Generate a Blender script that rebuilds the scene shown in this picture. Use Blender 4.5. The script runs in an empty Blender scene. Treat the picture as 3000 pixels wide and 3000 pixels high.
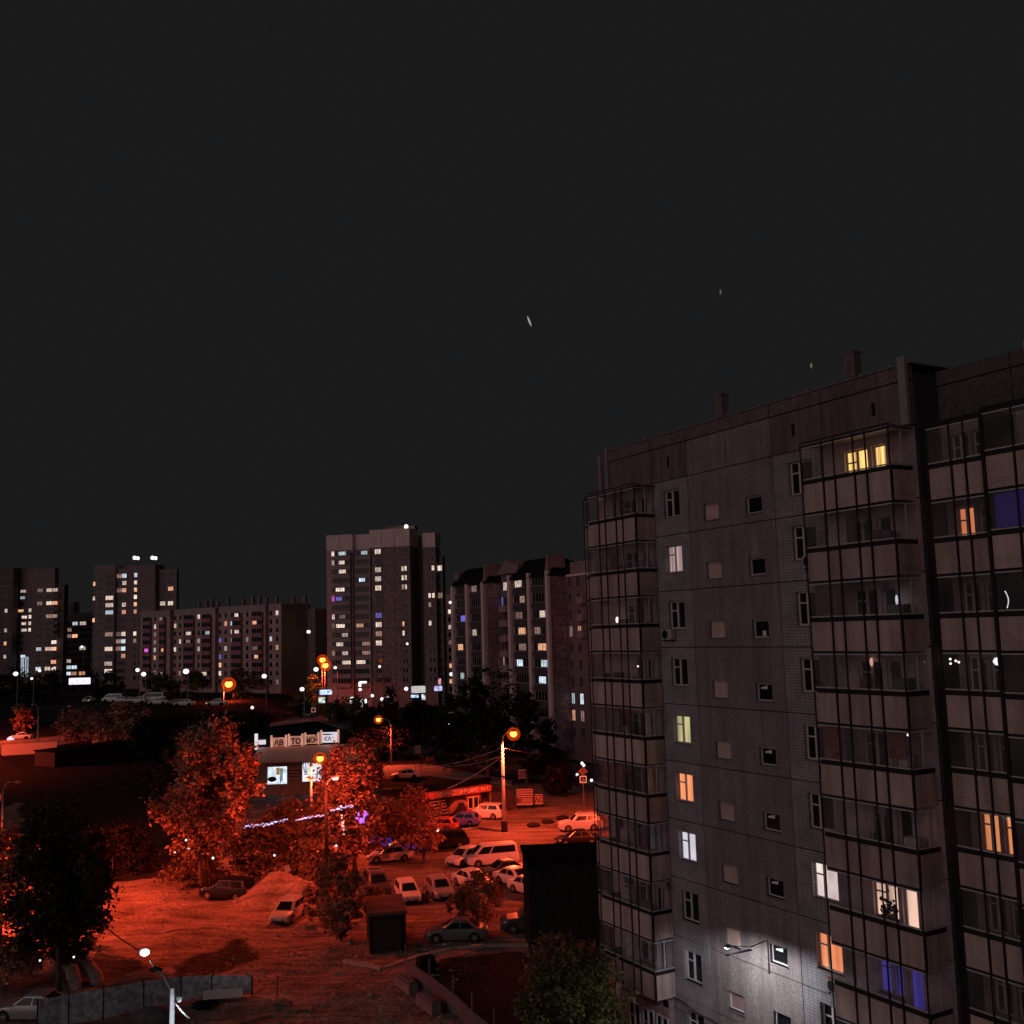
import bpy, bmesh, math, random
from mathutils import Vector, Matrix, Euler, noise as mnoise
C = bpy.context.scene.collection
sc = bpy.context.scene
R = math.radians
# ------------------------------------------------------------------ camera
PITCH, ROLL, FPX, CZ = .116473628, .0281149671, 3018.06, 21.5
FW = Vector((0, math.cos(PITCH), math.sin(PITCH)))
_r0 = Vector((1, 0, 0)); _u0 = Vector((0, -math.sin(PITCH), math.cos(PITCH)))
RT = _r0*math.cos(ROLL) - _u0*math.sin(ROLL)
UP = _u0*math.cos(ROLL) + _r0*math.sin(ROLL)
cam = bpy.data.objects.new('camera', bpy.data.cameras.new('camera'))
m = Matrix((RT, UP, -FW)).transposed().to_4x4(); m.translation = (0, 0, CZ)
cam.matrix_world = m
cam.data.sensor_width = 36; cam.data.lens = 36*FPX/3000
cam.data.clip_start = .5; cam.data.clip_end = 5000
C.objects.link(cam); sc.camera = cam
# ------------------------------------------------------------------ world, night sky glow
w = bpy.data.worlds.new('World'); sc.world = w; w.use_nodes = True
nt = w.node_tree; bg = nt.nodes['Background']
sky = nt.nodes.new('ShaderNodeTexSky'); sky.sky_type = 'NISHITA'; sky.sun_disc = False
sky.sun_elevation = R(-9); sky.sun_rotation = R(250)
mx = nt.nodes.new('ShaderNodeMixRGB'); mx.blend_type = 'ADD'; mx.inputs[0].default_value = 1
mx.inputs[2].default_value = (.104, .1055, .112, 1)
nt.links.new(sky.outputs[0], mx.inputs[1]); nt.links.new(mx.outputs[0], bg.inputs[0])
bg.inputs[1].default_value = .1
# soft light of the city glow from behind left
sun = bpy.data.objects.new('sun', bpy.data.lights.new('sun', 'SUN'))
sun.data.energy = .31; sun.data.angle = R(60); sun.data.color = (1, .76, .77)
sd = Vector((-.66, -.70, .28)).normalized()
sun.rotation_euler = (-sd).to_track_quat('-Z', 'Y').to_euler(); C.objects.link(sun)
sc.view_settings.view_transform = 'Standard'; sc.view_settings.look = 'None'
sc.view_settings.exposure = 0; sc.view_settings.gamma = 1
sc.cycles.use_denoising = True
sc.cycles.max_bounces = 5; sc.cycles.transparent_max_bounces = 24
sc.cycles.sample_clamp_indirect = 2.0
SODIUM = (1, .086, .033); LED = (.78, .88, 1)
# ------------------------------------------------------------------ geometry from the survey of the photograph
def ray(x, y): return FW*FPX + RT*(x-1500) - UP*(y-1500)
def G(x, y, z=0):
    d = ray(x, y); k = (z-CZ)/d.z
    return Vector((d.x*k, d.y*k, z))
def AT(x, y, Y):
    d = ray(x, y); return Vector((0, 0, CZ)) + d*(Y/d.y)
class Fr:      # local frame of a building: x along its front, y into it
    def __init__(s, ox, oy, phi):
        s.o = Vector((ox, oy, 0)); s.phi = phi
        s.X = Vector((math.cos(phi), math.sin(phi), 0)); s.N = Vector((-math.sin(phi), math.cos(phi), 0))
    def loc(s, px, py, y=0):
        d = ray(px, py); c = Vector((0, 0, CZ)); k = (y-(c-s.o).dot(s.N))/d.dot(s.N)
        P = c+d*k-s.o
        return P.dot(s.X), P.z
# ------------------------------------------------------------------ materials
MC = {}
def mat(name, col, rough=.85, amt=.25, scale=3, bump=0, metal=0, emit=None, es=0, fine=0, spec=.3, streak=0, fc=.4):
    if name in MC: return MC[name]
    M = bpy.data.materials.new(name); M.use_nodes = True; n = M.node_tree.nodes; l = M.node_tree.links
    b = n['Principled BSDF']; b.inputs['Roughness'].default_value = rough; b.inputs['Metallic'].default_value = metal
    b.inputs['Specular IOR Level'].default_value = spec
    tc = n.new('ShaderNodeTexCoord'); t = n.new('ShaderNodeTexNoise'); t.inputs['Scale'].default_value = scale
    t.inputs['Detail'].default_value = 6; l.new(tc.outputs['Object'], t.inputs['Vector'])
    r = n.new('ShaderNodeValToRGB'); e = r.color_ramp.elements
    e[0].position = .3; e[1].position = .7
    e[0].color = (*[c*(1-amt) for c in col], 1); e[1].color = (*[min(1, c*(1+amt)) for c in col], 1)
    l.new(t.outputs['Fac'], r.inputs[0]); out = r.outputs[0]
    if fine:
        t2 = n.new('ShaderNodeTexNoise'); t2.inputs['Scale'].default_value = fine; t2.inputs['Detail'].default_value = 3
        l.new(tc.outputs['Object'], t2.inputs['Vector'])
        r2 = n.new('ShaderNodeMapRange'); r2.inputs[1].default_value = .35; r2.inputs[2].default_value = .65
        r2.inputs[3].default_value = 1-fc; r2.inputs[4].default_value = 1+fc; l.new(t2.outputs['Fac'], r2.inputs[0])
        mm = n.new('ShaderNodeMixRGB'); mm.blend_type = 'MULTIPLY'; mm.inputs[0].default_value = 1
        l.new(out, mm.inputs[1]); l.new(r2.outputs[0], mm.inputs[2]); out = mm.outputs[0]
    if streak:
        mp = n.new('ShaderNodeMapping'); mp.inputs['Scale'].default_value = (1.6, 1.6, .16); t3 = n.new('ShaderNodeTexNoise'); t3.inputs['Scale'].default_value = 1.4; t3.inputs['Detail'].default_value = 5
        l.new(tc.outputs['Object'], mp.inputs[0]); l.new(mp.outputs[0], t3.inputs['Vector'])
        r3 = n.new('ShaderNodeMapRange'); r3.inputs[1].default_value = .35; r3.inputs[2].default_value = .68; r3.inputs[3].default_value = 1+streak*.4; r3.inputs[4].default_value = 1-streak; l.new(t3.outputs['Fac'], r3.inputs[0])
        oi = n.new('ShaderNodeObjectInfo'); r4 = n.new('ShaderNodeMapRange'); r4.inputs[3].default_value = 1-streak*.6; r4.inputs[4].default_value = 1+streak*.4; l.new(oi.outputs['Random'], r4.inputs[0])
        mu = n.new('ShaderNodeMath'); mu.operation = 'MULTIPLY'; l.new(r3.outputs[0], mu.inputs[0]); l.new(r4.outputs[0], mu.inputs[1])
        m3 = n.new('ShaderNodeMixRGB'); m3.blend_type = 'MULTIPLY'; m3.inputs[0].default_value = 1; l.new(out, m3.inputs[1]); l.new(mu.outputs[0], m3.inputs[2]); out = m3.outputs[0]
    l.new(out, b.inputs['Base Color'])
    if bump:
        bp = n.new('ShaderNodeBump'); bp.inputs['Strength'].default_value = bump; bp.inputs['Distance'].default_value = .3
        l.new(t.outputs['Fac'], bp.inputs['Height']); l.new(bp.outputs[0], b.inputs['Normal'])
    if emit:
        b.inputs['Emission Color'].default_value = (*emit, 1); b.inputs['Emission Strength'].default_value = es
    MC[name] = M; return M
def lit(name, col, s=1, vary=.35, folds=0):      # glowing curtain, lit room or lamp
    if name in MC: return MC[name]
    M = bpy.data.materials.new(name); M.use_nodes = True; n = M.node_tree.nodes; l = M.node_tree.links
    b = n['Principled BSDF']; b.inputs['Base Color'].default_value = (.3, .3, .3, 1)
    b.inputs['Emission Color'].default_value = (*col, 1)
    tc = n.new('ShaderNodeTexCoord'); mp = n.new('ShaderNodeMapping')
    mp.inputs['Scale'].default_value = (folds, folds, .25) if folds else (1.3, 1.3, 1.3)
    t = n.new('ShaderNodeTexNoise'); t.inputs['Scale'].default_value = 1; t.inputs['Detail'].default_value = 2
    l.new(tc.outputs['Object'], mp.inputs[0]); l.new(mp.outputs[0], t.inputs['Vector'])
    r = n.new('ShaderNodeMapRange'); r.inputs[1].default_value = .35; r.inputs[2].default_value = .65
    r.inputs[3].default_value = s*(1-vary); r.inputs[4].default_value = s*(1+vary)
    l.new(t.outputs['Fac'], r.inputs[0])
    oi = n.new('ShaderNodeObjectInfo'); r4 = n.new('ShaderNodeMapRange'); r4.inputs[3].default_value = .45 if name.startswith('lit_') else .95; r4.inputs[4].default_value = 1.25 if name.startswith('lit_') else 1.05; l.new(oi.outputs['Random'], r4.inputs[0])
    mu = n.new('ShaderNodeMath'); mu.operation = 'MULTIPLY'; l.new(r.outputs[0], mu.inputs[0]); l.new(r4.outputs[0], mu.inputs[1]); l.new(mu.outputs[0], b.inputs['Emission Strength'])
    MC[name] = M; return M
def glassmat(name, tint, fac=.12, rough=.03):
    if name in MC: return MC[name]
    M = bpy.data.materials.new(name); M.use_nodes = True; n = M.node_tree.nodes; l = M.node_tree.links
    for q in list(n): n.remove(q)
    o = n.new('ShaderNodeOutputMaterial'); mxs = n.new('ShaderNodeMixShader'); t = n.new('ShaderNodeBsdfTransparent'); g = n.new('ShaderNodeBsdfGlossy')
    t.inputs[0].default_value = (*tint, 1); g.inputs['Roughness'].default_value = rough
    lw = n.new('ShaderNodeLayerWeight'); lw.inputs[0].default_value = .25
    mr = n.new('ShaderNodeMapRange'); mr.inputs[3].default_value = fac*.5; mr.inputs[4].default_value = min(1, fac*4)
    l.new(lw.outputs['Fresnel'], mr.inputs[0]); l.new(mr.outputs[0], mxs.inputs[0])
    df = n.new('ShaderNodeBsdfDiffuse'); df.inputs[0].default_value = (.55, .47, .48, 1); m2 = n.new('ShaderNodeMixShader'); m2.inputs[0].default_value = .13
    tx = n.new('ShaderNodeTexNoise'); tx.inputs['Scale'].default_value = .7; tcc = n.new('ShaderNodeTexCoord'); l.new(tcc.outputs['Object'], tx.inputs[0]); r5 = n.new('ShaderNodeMapRange'); r5.inputs[1].default_value = .3; r5.inputs[2].default_value = .7; r5.inputs[3].default_value = .06; r5.inputs[4].default_value = .20; l.new(tx.outputs['Fac'], r5.inputs[0]); l.new(r5.outputs[0], m2.inputs[0])
    l.new(t.outputs[0], m2.inputs[1]); l.new(df.outputs[0], m2.inputs[2])
    l.new(m2.outputs[0], mxs.inputs[1]); l.new(g.outputs[0], mxs.inputs[2]); l.new(mxs.outputs[0], o.inputs[0])
    MC[name] = M; return M
def tilemat():
    M = bpy.data.materials.new('facade_tile'); M.use_nodes = True; n = M.node_tree.nodes; l = M.node_tree.links
    b = n['Principled BSDF']; b.inputs['Roughness'].default_value = .6
    tc = n.new('ShaderNodeTexCoord'); s = n.new('ShaderNodeSeparateXYZ'); c = n.new('ShaderNodeCombineXYZ')
    l.new(tc.outputs['Object'], s.inputs[0]); l.new(s.outputs[0], c.inputs[0]); l.new(s.outputs[2], c.inputs[1])
    br = n.new('ShaderNodeTexBrick'); br.offset = .0; br.inputs['Scale'].default_value = 1
    br.inputs['Brick Width'].default_value = .25; br.inputs['Row Height'].default_value = .125; br.inputs['Mortar Size'].default_value = .014
    br.inputs['Color1'].default_value = (.40, .36, .37, 1); br.inputs['Color2'].default_value = (.34, .30, .32, 1); br.inputs['Mortar'].default_value = (.16, .13, .14, 1)
    l.new(c.outputs[0], br.inputs['Vector']); 
    t = n.new('ShaderNodeTexNoise'); t.inputs['Scale'].default_value = .9; t.inputs['Detail'].default_value = 6; l.new(tc.outputs['Object'], t.inputs['Vector'])
    r = n.new('ShaderNodeMapRange'); r.inputs[1].default_value = .3; r.inputs[2].default_value = .7; r.inputs[3].default_value = .62; r.inputs[4].default_value = 1.15; l.new(t.outputs['Fac'], r.inputs[0])
    mm = n.new('ShaderNodeMixRGB'); mm.blend_type = 'MULTIPLY'; mm.inputs[0].default_value = 1; l.new(br.outputs[0], mm.inputs[1]); l.new(r.outputs[0], mm.inputs[2]); l.new(mm.outputs[0], b.inputs['Base Color'])
    return M
TILE = tilemat()
CONC = mat('aggregate_concrete', (.285, .228, .213), .95, .16, .6, 0, fine=7, fc=.2, streak=.28)
CONC2 = mat('attic_concrete', (.20, .15, .14), .95, .12, .6, 0, fine=16, streak=.35)
SEAM = mat('joint_sealant', (.05, .04, .045), .9)
PANEL = mat('balcony_panel', (.52, .375, .335), .7, .10, 1.2, fine=30, fc=.15, streak=.3)
RAIL = mat('aluminium_rail', (.50, .45, .46), .5, .1)
DARK = mat('dark_steel_and_shade', (.02, .017, .018), .7, .2)
BROWN = mat('brown_post', (.03, .015, .014), .6, .2)
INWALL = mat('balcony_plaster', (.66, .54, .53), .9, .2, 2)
WFRAME = mat('white_window_frame', (.62, .55, .56), .5, .05)
BLACKROOM = mat('dark_room', (.012, .011, .012), .9, .2)
GLASS = glassmat('balcony_glass', (.84, .80, .82), .05)
WGLASS = mat('window_glass', (.012, .012, .014), .08, .2, spec=.35)
ROOFB = mat('bitumen_roof', (.03, .028, .028), .9, .3)
METAL = mat('galvanised_metal', (.35, .32, .33), .5, .1, metal=.3)
POLE = mat('pole_concrete', (.42, .38, .36), .8, .15)
POLEM = mat('pole_paint', (.30, .28, .28), .5, .1)
# ------------------------------------------------------------------ mesh builder
class MB:
    def __init__(s): s.v = []; s.f = []; s.m = []
    def add(s, vs, fs, mi=0):
        o = len(s.v); s.v += [tuple(v) for v in vs]; s.f += [[i+o for i in f] for f in fs]; s.m += [mi]*len(fs); return s
    def box(s, x0, x1, y0, y1, z0, z1, mi=0):
        return s.add([(x0,y0,z0),(x1,y0,z0),(x1,y1,z0),(x0,y1,z0),(x0,y0,z1),(x1,y0,z1),(x1,y1,z1),(x0,y1,z1)],
            [(0,3,2,1),(4,5,6,7),(0,1,5,4),(1,2,6,5),(2,3,7,6),(3,0,4,7)], mi)
    def quad(s, pts, mi=0): return s.add(pts, [tuple(range(len(pts)))], mi)
    def prism(s, poly, y0, y1, mi=0):          # poly in xz extruded along y
        n = len(poly); v = [(x, y0, z) for x, z in poly]+[(x, y1, z) for x, z in poly]
        f = [tuple(range(n)), tuple(range(2*n-1, n-1, -1))]+[(i, i+n, (i+1) % n+n, (i+1) % n) for i in range(n)]
        return s.add(v, f, mi)
    def slab(s, poly, z0, z1, mi=0):           # poly in xy extruded in z
        n = len(poly); v = [(x, y, z0) for x, y in poly]+[(x, y, z1) for x, y in poly]
        f = [tuple(range(n-1, -1, -1)), tuple(range(n, 2*n))]+[(i, (i+1) % n, (i+1) % n+n, i+n) for i in range(n)]
        return s.add(v, f, mi)
    def tube(s, pts, r, n=8, mi=0, cap=True):
        pts = [Vector(p) for p in pts]; rs = r if isinstance(r, (list, tuple)) else [r]*len(pts)
        rings = []; prev = None
        for i, p in enumerate(pts):
            d = (pts[min(i+1, len(pts)-1)]-pts[max(i-1, 0)]).normalized()
            a = Vector((0, 0, 1)) if abs(d.z) < .9 else Vector((1, 0, 0))
            if prev is not None: a = prev
            x = (a-d*a.dot(d)).normalized(); y = d.cross(x); prev = x
            rings.append([p+(x*math.cos(2*math.pi*k/n)+y*math.sin(2*math.pi*k/n))*rs[i] for k in range(n)])
        v = [q for g in rings for q in g]; f = []
        for i in range(len(pts)-1):
            for k in range(n): f.append((i*n+k, i*n+(k+1) % n, (i+1)*n+(k+1) % n, (i+1)*n+k))
        if cap: f += [tuple(range(n-1, -1, -1)), tuple(range((len(pts)-1)*n, len(pts)*n))]
        return s.add(v, f, mi)
    def ball(s, c, r, n=8, mi=0, sq=(1, 1, 1)):
        v = []; f = []; mrow = n//2+1
        for i in range(mrow):
            t = math.pi*i/(mrow-1)
            for k in range(n):
                a = 2*math.pi*k/n; v.append((c[0]+r*sq[0]*math.sin(t)*math.cos(a), c[1]+r*sq[1]*math.sin(t)*math.sin(a), c[2]+r*sq[2]*math.cos(t)))
        for i in range(mrow-1):
            for k in range(n): f.append((i*n+k, i*n+(k+1) % n, (i+1)*n+(k+1) % n, (i+1)*n+k))
        return s.add(v, f, mi)
    def build(s, name, mats, parent=None, smooth=False, bevel=0):
        me = bpy.data.meshes.new(name); me.from_pydata(s.v, [], s.f)
        if not isinstance(mats, (list, tuple)): mats = [mats]
        for x in mats: me.materials.append(x)
        me.polygons.foreach_set('material_index', s.m)
        if smooth: me.polygons.foreach_set('use_smooth', [True]*len(s.f))
        me.update()
        o = bpy.data.objects.new(name, me); C.objects.link(o); o.parent = parent
        if bevel:
            b = o.modifiers.new('bevel', 'BEVEL'); b.width = bevel; b.segments = 2; b.limit_method = 'ANGLE'; b.angle_limit = R(25)
        return o
def thing(name, label, cat, loc=(0, 0, 0), rz=0, group=None):
    o = bpy.data.objects.new(name, None); C.objects.link(o); o.location = loc; o.rotation_euler = (0, 0, rz)
    return tag(o, label, cat, group)
def tag(o, label, cat, group=None, kind=None):
    o['label'] = label
    if cat: o['category'] = cat
    if group: o['group'] = group
    if kind: o['kind'] = kind
    return o
def struct(o, label=None):
    o['kind'] = 'structure'
    if label: o['label'] = label
    return o
def text(s, size, mw, matl, parent, name='lettering', depth=.03, weight=0.0):
    cu = bpy.data.curves.new('t', 'FONT'); cu.body = s; cu.size = size; cu.extrude = depth; cu.offset = weight
    cu.align_x = 'CENTER'; cu.align_y = 'CENTER'; cu.resolution_u = 2
    o = bpy.data.objects.new('t', cu); C.objects.link(o)
    me = bpy.data.meshes.new_from_object(o.evaluated_get(bpy.context.evaluated_depsgraph_get()))
    bpy.data.objects.remove(o); me.materials.clear(); me.materials.append(matl)
    r = bpy.data.objects.new(name, me); C.objects.link(r); r.parent = parent; r.matrix_local = mw
    return r
def wall_mw(x, y, z, sx=1, lean=0):     # text standing on a wall, reading along local x
    return Matrix.Translation((x, y, z)) @ Euler((R(90)-lean, 0, 0)).to_matrix().to_4x4() @ Matrix.Diagonal((sx, 1, 1, 1))
def lamp(kind, loc, power, col, parent, radius=.15, spot=170, aim=None, blend=.6):
    d = bpy.data.lights.new('light', kind); d.energy = power; d.color = col; d.shadow_soft_size = radius
    if kind == 'SPOT': d.spot_size = R(spot); d.spot_blend = blend
    o = bpy.data.objects.new('light', d); C.objects.link(o); o.parent = parent; o.location = loc
    if aim is not None: o.rotation_euler = Vector(aim).to_track_quat('-Z', 'Y').to_euler()
    return o
# ------------------------------------------------------------------ ground
def inpoly(x, y, P):
    c = False; j = len(P)-1
    for i in range(len(P)):
        if (P[i][1] > y) != (P[j][1] > y) and x < (P[j][0]-P[i][0])*(y-P[i][1])/(P[j][1]-P[i][1])+P[i][0]: c = not c
        j = i
    return c
def gp(pts): return [(G(a, b).x, G(a, b).y) for a, b in pts]
Z_GRASS_SHADE = [gp([(60,2225),(560,2200),(640,2330),(640,2500),(640,2590),(500,2575),(290,2590),(60,2520)]),
           gp([(500,2835),(620,2790),(700,2745),(745,2770),(715,2845),(520,2880)]),  # this dark patch is the shade of a hollow, put into the colour
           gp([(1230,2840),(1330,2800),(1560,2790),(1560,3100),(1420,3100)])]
Z_LOT = gp([(1040,2570),(1220,2470),(1260,2395),(2100,2395),(2100,2640),(1560,2720),(1240,2690),(1080,2670)])
MOUND = [(G(830,2632), 3.4, 1.55), (G(770,2640), 2.6, .7), (G(900,2640), 3.0, .8), (G(560,2760), 5, .45), (G(420,2705), 6, .4), (G(300,2690), 4, .5), (G(250,2840), 2.2, .5)]
def hgt(x, y):
    if y > 150:
        a = min(1, max(0, (y-258)/27)); b_ = min(1, max(0, (-62-x)/13)); return 4.3*a*a*(3-2*a)*b_
    if y < 30: return 0
    k = 0 if inpoly(x, y, Z_LOT) else min(1, max(0, (-2-x)/4)) if x > -6 else 1
    if k == 0: return 0
    h = k*(.22*mnoise.noise(Vector((x*.22, y*.22, 0)))+.11*mnoise.noise(Vector((x*.7, y*.7, 3)))+.06*mnoise.noise(Vector((x*1.8, y*1.8, 5))))
    for c, r, a in MOUND:
        d = math.hypot(x-c.x, y-c.y)/r
        if d < 1.6: h += a*math.exp(-2.2*d*d)*(1+.25*mnoise.noise(Vector((x*1.3, y*1.3, 9))))
    return h-.0
def ground():
    xs = [-2500, -900, -400, -200, -150, -120, -95, -80, -75]+[-70+i*.42 for i in range(int(92/.42))]+[24, 40, 80, 200, 600, 2500]
    ys = [-200, 10, 30, 40]+[50+i*.42 for i in range(int(60/.42))]+[112+i*2.2 for i in range(20)]+[160, 200, 240, 258, 266, 274, 285, 310, 340, 450, 700, 1200, 3000]
    v = [(x, y, hgt(x, y)) for y in ys for x in xs]; nx = len(xs)
    f = [(j*nx+i, j*nx+i+1, (j+1)*nx+i+1, (j+1)*nx+i) for j in range(len(ys)-1) for i in range(nx-1)]
    b = MB(); b.v = v; b.f = f; b.m = [0]*len(f)
    M = bpy.data.materials.new('dirt_asphalt_grass_and_shade'); M.use_nodes = True; n = M.node_tree.nodes; l = M.node_tree.links; bs = n['Principled BSDF']
    bs.inputs['Roughness'].default_value = .95; bs.inputs['Specular IOR Level'].default_value = .15
    tc = n.new('ShaderNodeTexCoord'); at = n.new('ShaderNodeAttribute'); at.attribute_name = 'zone'; sp = n.new('ShaderNodeSeparateColor'); l.new(at.outputs['Color'], sp.inputs[0])
    def noise_(sc_, det, sx=1, sy=1):
        t = n.new('ShaderNodeTexNoise'); t.inputs['Scale'].default_value = sc_; t.inputs['Detail'].default_value = det
        mp = n.new('ShaderNodeMapping'); mp.inputs['Scale'].default_value = (sx, sy, 1); mp.inputs['Rotation'].default_value = (0, 0, .35)
        l.new(tc.outputs['Object'], mp.inputs[0]); l.new(mp.outputs[0], t.inputs[0]); return t.outputs['Fac']
    def ramp(src, c0, c1, a=.3, b_=.7):
        r = n.new('ShaderNodeValToRGB'); e = r.color_ramp.elements; e[0].position = a; e[1].position = b_; e[0].color = (*c0, 1); e[1].color = (*c1, 1); l.new(src, r.inputs[0]); return r.outputs[0]
    big = noise_(.35, 7); fine = noise_(3.2, 5); streak = noise_(.5, 5, .35, 1.9)
    dirt = ramp(big, (.12, .08, .06), (.42, .31, .24)); track = ramp(noise_(.9, 6, .22, 1.7), (.07, .045, .035), (.45, .34, .26), .36, .62); lot = ramp(streak, (.075, .06, .052), (.27, .22, .19)); grass_shade = ramp(fine, (.012, .010, .006), (.05, .04, .025)); far = ramp(big, (.010, .008, .007), (.026, .022, .019))
    def mixc(a, b_, fac):
        m_ = n.new('ShaderNodeMixRGB'); l.new(a, m_.inputs[1]); l.new(b_, m_.inputs[2]); l.new(fac, m_.inputs[0]); return m_.outputs[0]
    hf = n.new('ShaderNodeMixRGB'); hf.inputs[0].default_value = .45; l.new(dirt, hf.inputs[1]); l.new(track, hf.inputs[2]); dirt = hf.outputs[0]
    def mask(src):       # mask edge broken up by noise
        a = n.new('ShaderNodeMath'); a.operation = 'ADD'; l.new(src, a.inputs[0]); q = n.new('ShaderNodeMath'); q.operation = 'MULTIPLY_ADD'; q.inputs[1].default_value = .9; q.inputs[2].default_value = -.45
        l.new(fine, q.inputs[0]); l.new(q.outputs[0], a.inputs[1]); r = n.new('ShaderNodeMapRange'); r.inputs[1].default_value = .38; r.inputs[2].default_value = .62; l.new(a.outputs[0], r.inputs[0]); return r.outputs[0]
    col = mixc(mixc(mixc(dirt, lot, mask(sp.outputs[0])), grass_shade, mask(sp.outputs[1])), far, sp.outputs[2])
    f2 = n.new('ShaderNodeMapRange'); f2.inputs[1].default_value = .3; f2.inputs[2].default_value = .7; f2.inputs[3].default_value = .62; f2.inputs[4].default_value = 1.3; l.new(fine, f2.inputs[0])
    mm = n.new('ShaderNodeMixRGB'); mm.blend_type = 'MULTIPLY'; mm.inputs[0].default_value = 1; l.new(col, mm.inputs[1]); l.new(f2.outputs[0], mm.inputs[2]); l.new(mm.outputs[0], bs.inputs['Base Color'])
    bp = n.new('ShaderNodeBump'); bp.inputs['Strength'].default_value = .55; bp.inputs['Distance'].default_value = .35; l.new(fine, bp.inputs['Height']); l.new(bp.outputs[0], bs.inputs['Normal'])
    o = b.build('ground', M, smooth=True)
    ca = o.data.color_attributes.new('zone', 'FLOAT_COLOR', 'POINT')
    for k, (x, y, z) in enumerate(v):
        jx = x+1.0*mnoise.noise(Vector((x*.4, y*.4, 1))); jy = y+1.0*mnoise.noise(Vector((x*.4, y*.4, 7)))
        near = 40 < y < 240 and -140 < x < 60
        av = lambda PP: sum(any(inpoly(jx+dx, jy+dy, p) for p in PP) for dx in (-.7, 0, .7) for dy in (-.7, 0, .7))/9 if near else 0
        ca.data[k].color = (av([Z_LOT]), av(Z_GRASS_SHADE), 0 if near and y < 150 and x > -70 else 1, 1)
    return struct(o)
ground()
def strip(name, pts, z0, z1, m_, label=None):
    b = MB(); b.slab(gp(pts), z0, z1); return struct(b.build(name, m_), label)
ASPH = mat('street_asphalt', (.09, .075, .07), .9, .3, .4, fine=5)
PAVE = mat('pavement_concrete', (.24, .2, .18), .9, .2, .6, fine=4)
strip('road', [(-60,2212),(160,2200),(430,2160),(420,2128),(160,2158),(-60,2176)], .01, .05, mat('bright_asphalt', (.22,.18,.16), .9, .3, .5, fine=4))
strip('road', [(560,2125),(1080,2190),(1900,2345),(2200,2380),(2300,2330),(1500,2210),(1250,2150),(820,2078),(600,2078)], .01, .05, ASPH)
strip('pavement', [(1120,2245),(1250,2240),(1500,2290),(1500,2302),(1260,2275),(1130,2285)], .01, .15, PAVE)
strip('pavement', [(760,2120),(900,2108),(1010,2132),(990,2145),(900,2128),(780,2134)], .055, .15, PAVE)
strip('forecourt', [(640,2330),(700,2300),(1090,2292),(1160,2330),(1180,2385),(1000,2395),(700,2400)], .02, .06, mat('forecourt_asphalt', (.13,.11,.10), .9, .25, .5, fine=5))
# road markings far left
def kerb(pts, h=.14, w_=.18):
    P = [G(*p) for p in pts]; b = MB()
    for a, e in zip(P, P[1:]):
        d = (e-a).normalized(); n_ = Vector((-d.y, d.x, 0))*w_; b.slab([(a-n_).xy, (e-n_).xy, (e+n_).xy, (a+n_).xy], -.3, h)
    return struct(b.build('kerb', mat('kerb_stone', (.38, .32, .29), .9, .25, 2)))
kerb([(1010, 2815), (1120, 2840), (1240, 2800), (1330, 2780), (1430, 2772), (1550, 2772)])
kerb([(1240, 2425), (1300, 2440), (1400, 2425)])
rb_ = MB(); rr_ = random.Random(77)
for k in range(900):
    px, py = rr_.uniform(150, 1350), rr_.uniform(2600, 3000); a = G(px, py)
    if inpoly(a.x, a.y, Z_LOT) and rr_.random() < .8: continue
    q = rr_.uniform(.04, .16)*(1.8 if rr_.random() < .08 else 1); rb_.ball((a.x, a.y, hgt(a.x, a.y)), q, 5, 0, (rr_.uniform(.7, 1.6), rr_.uniform(.7, 1.4), rr_.uniform(.5, .9)))
o_ = rb_.build('rubble', mat('rubble_stone', (.34, .27, .22), .95, .4, 1)); o_['kind'] = 'stuff'; o_['label'] = 'stones and litter strewn over the dirt yard'
# ------------------------------------------------------------------ near apartment block
AR, AD = .509644831, 32.182
A_U = 47.7
FA = Fr(math.cos(AR)*AD-math.sin(AR)*A_U, math.sin(AR)*AD+math.cos(AR)*A_U, AR-math.pi/2)
ZT = 28.95
def ux(u): return A_U-u
blkA = thing('apartment_block', 'near ten storey panel apartment block with two stacks of glazed balconies', 'apartment block', FA.o, FA.phi)
SC = [0, 1.16, 1.78, 2.79, 3.39, 4.52]
def pane_win(b, x0, x1, z0, z1, y, split=.42, frt=True, fw=.075):
    # frame bars of a two light window with a small hopper in the left one
    b.box(x0, x1, y, y+.06, z1-fw, z1); b.box(x0, x1, y, y+.06, z0, z0+fw)
    b.box(x0, x0+fw, y, y+.06, z0+fw, z1-fw); b.box(x1-fw, x1, y, y+.06, z0+fw, z1-fw)
    xm = x0+(x1-x0)*split; b.box(xm-fw*.8, xm+fw*.8, y-.01, y+.06, z0+fw, z1-fw)
    if frt: zz = z0+(z1-z0)*.66; b.box(x0+fw, xm-fw*.8, y, y+.05, zz-.03, zz+.03)
YEL = lit('yellow_curtain', (1, .60, .18), 1.5, .55, 9); YEL2 = lit('pale_yellow_room', (.80, .70, .33), .55, .4, 4)
ORA = lit('orange_curtain', (1, .30, .11), 1.0, .25, 3); WHI = lit('white_room', (.86, .82, .95), .75, .12)
WARM = lit('warm_room', (1, .66, .50), .95, .35, 1.5); BLU = lit('blue_screen_light', (.13, .10, 1), .16, .95, 4)
PINKC = lit('pale_lit_curtain', (.85, .58, .55), .36, .5, 6)
TAN = mat('painted_board', (.62, .42, .36), .7, .12, 2); TAN2 = mat('dark_board', (.36, .22, .22), .7, .2, 2)
SILL = mat('sill_metal', (.20, .17, .18), .6, .1); REV = mat('window_reveal', (.34, .28, .28), .8, .1)  # plain grey metal for the sills
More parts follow.
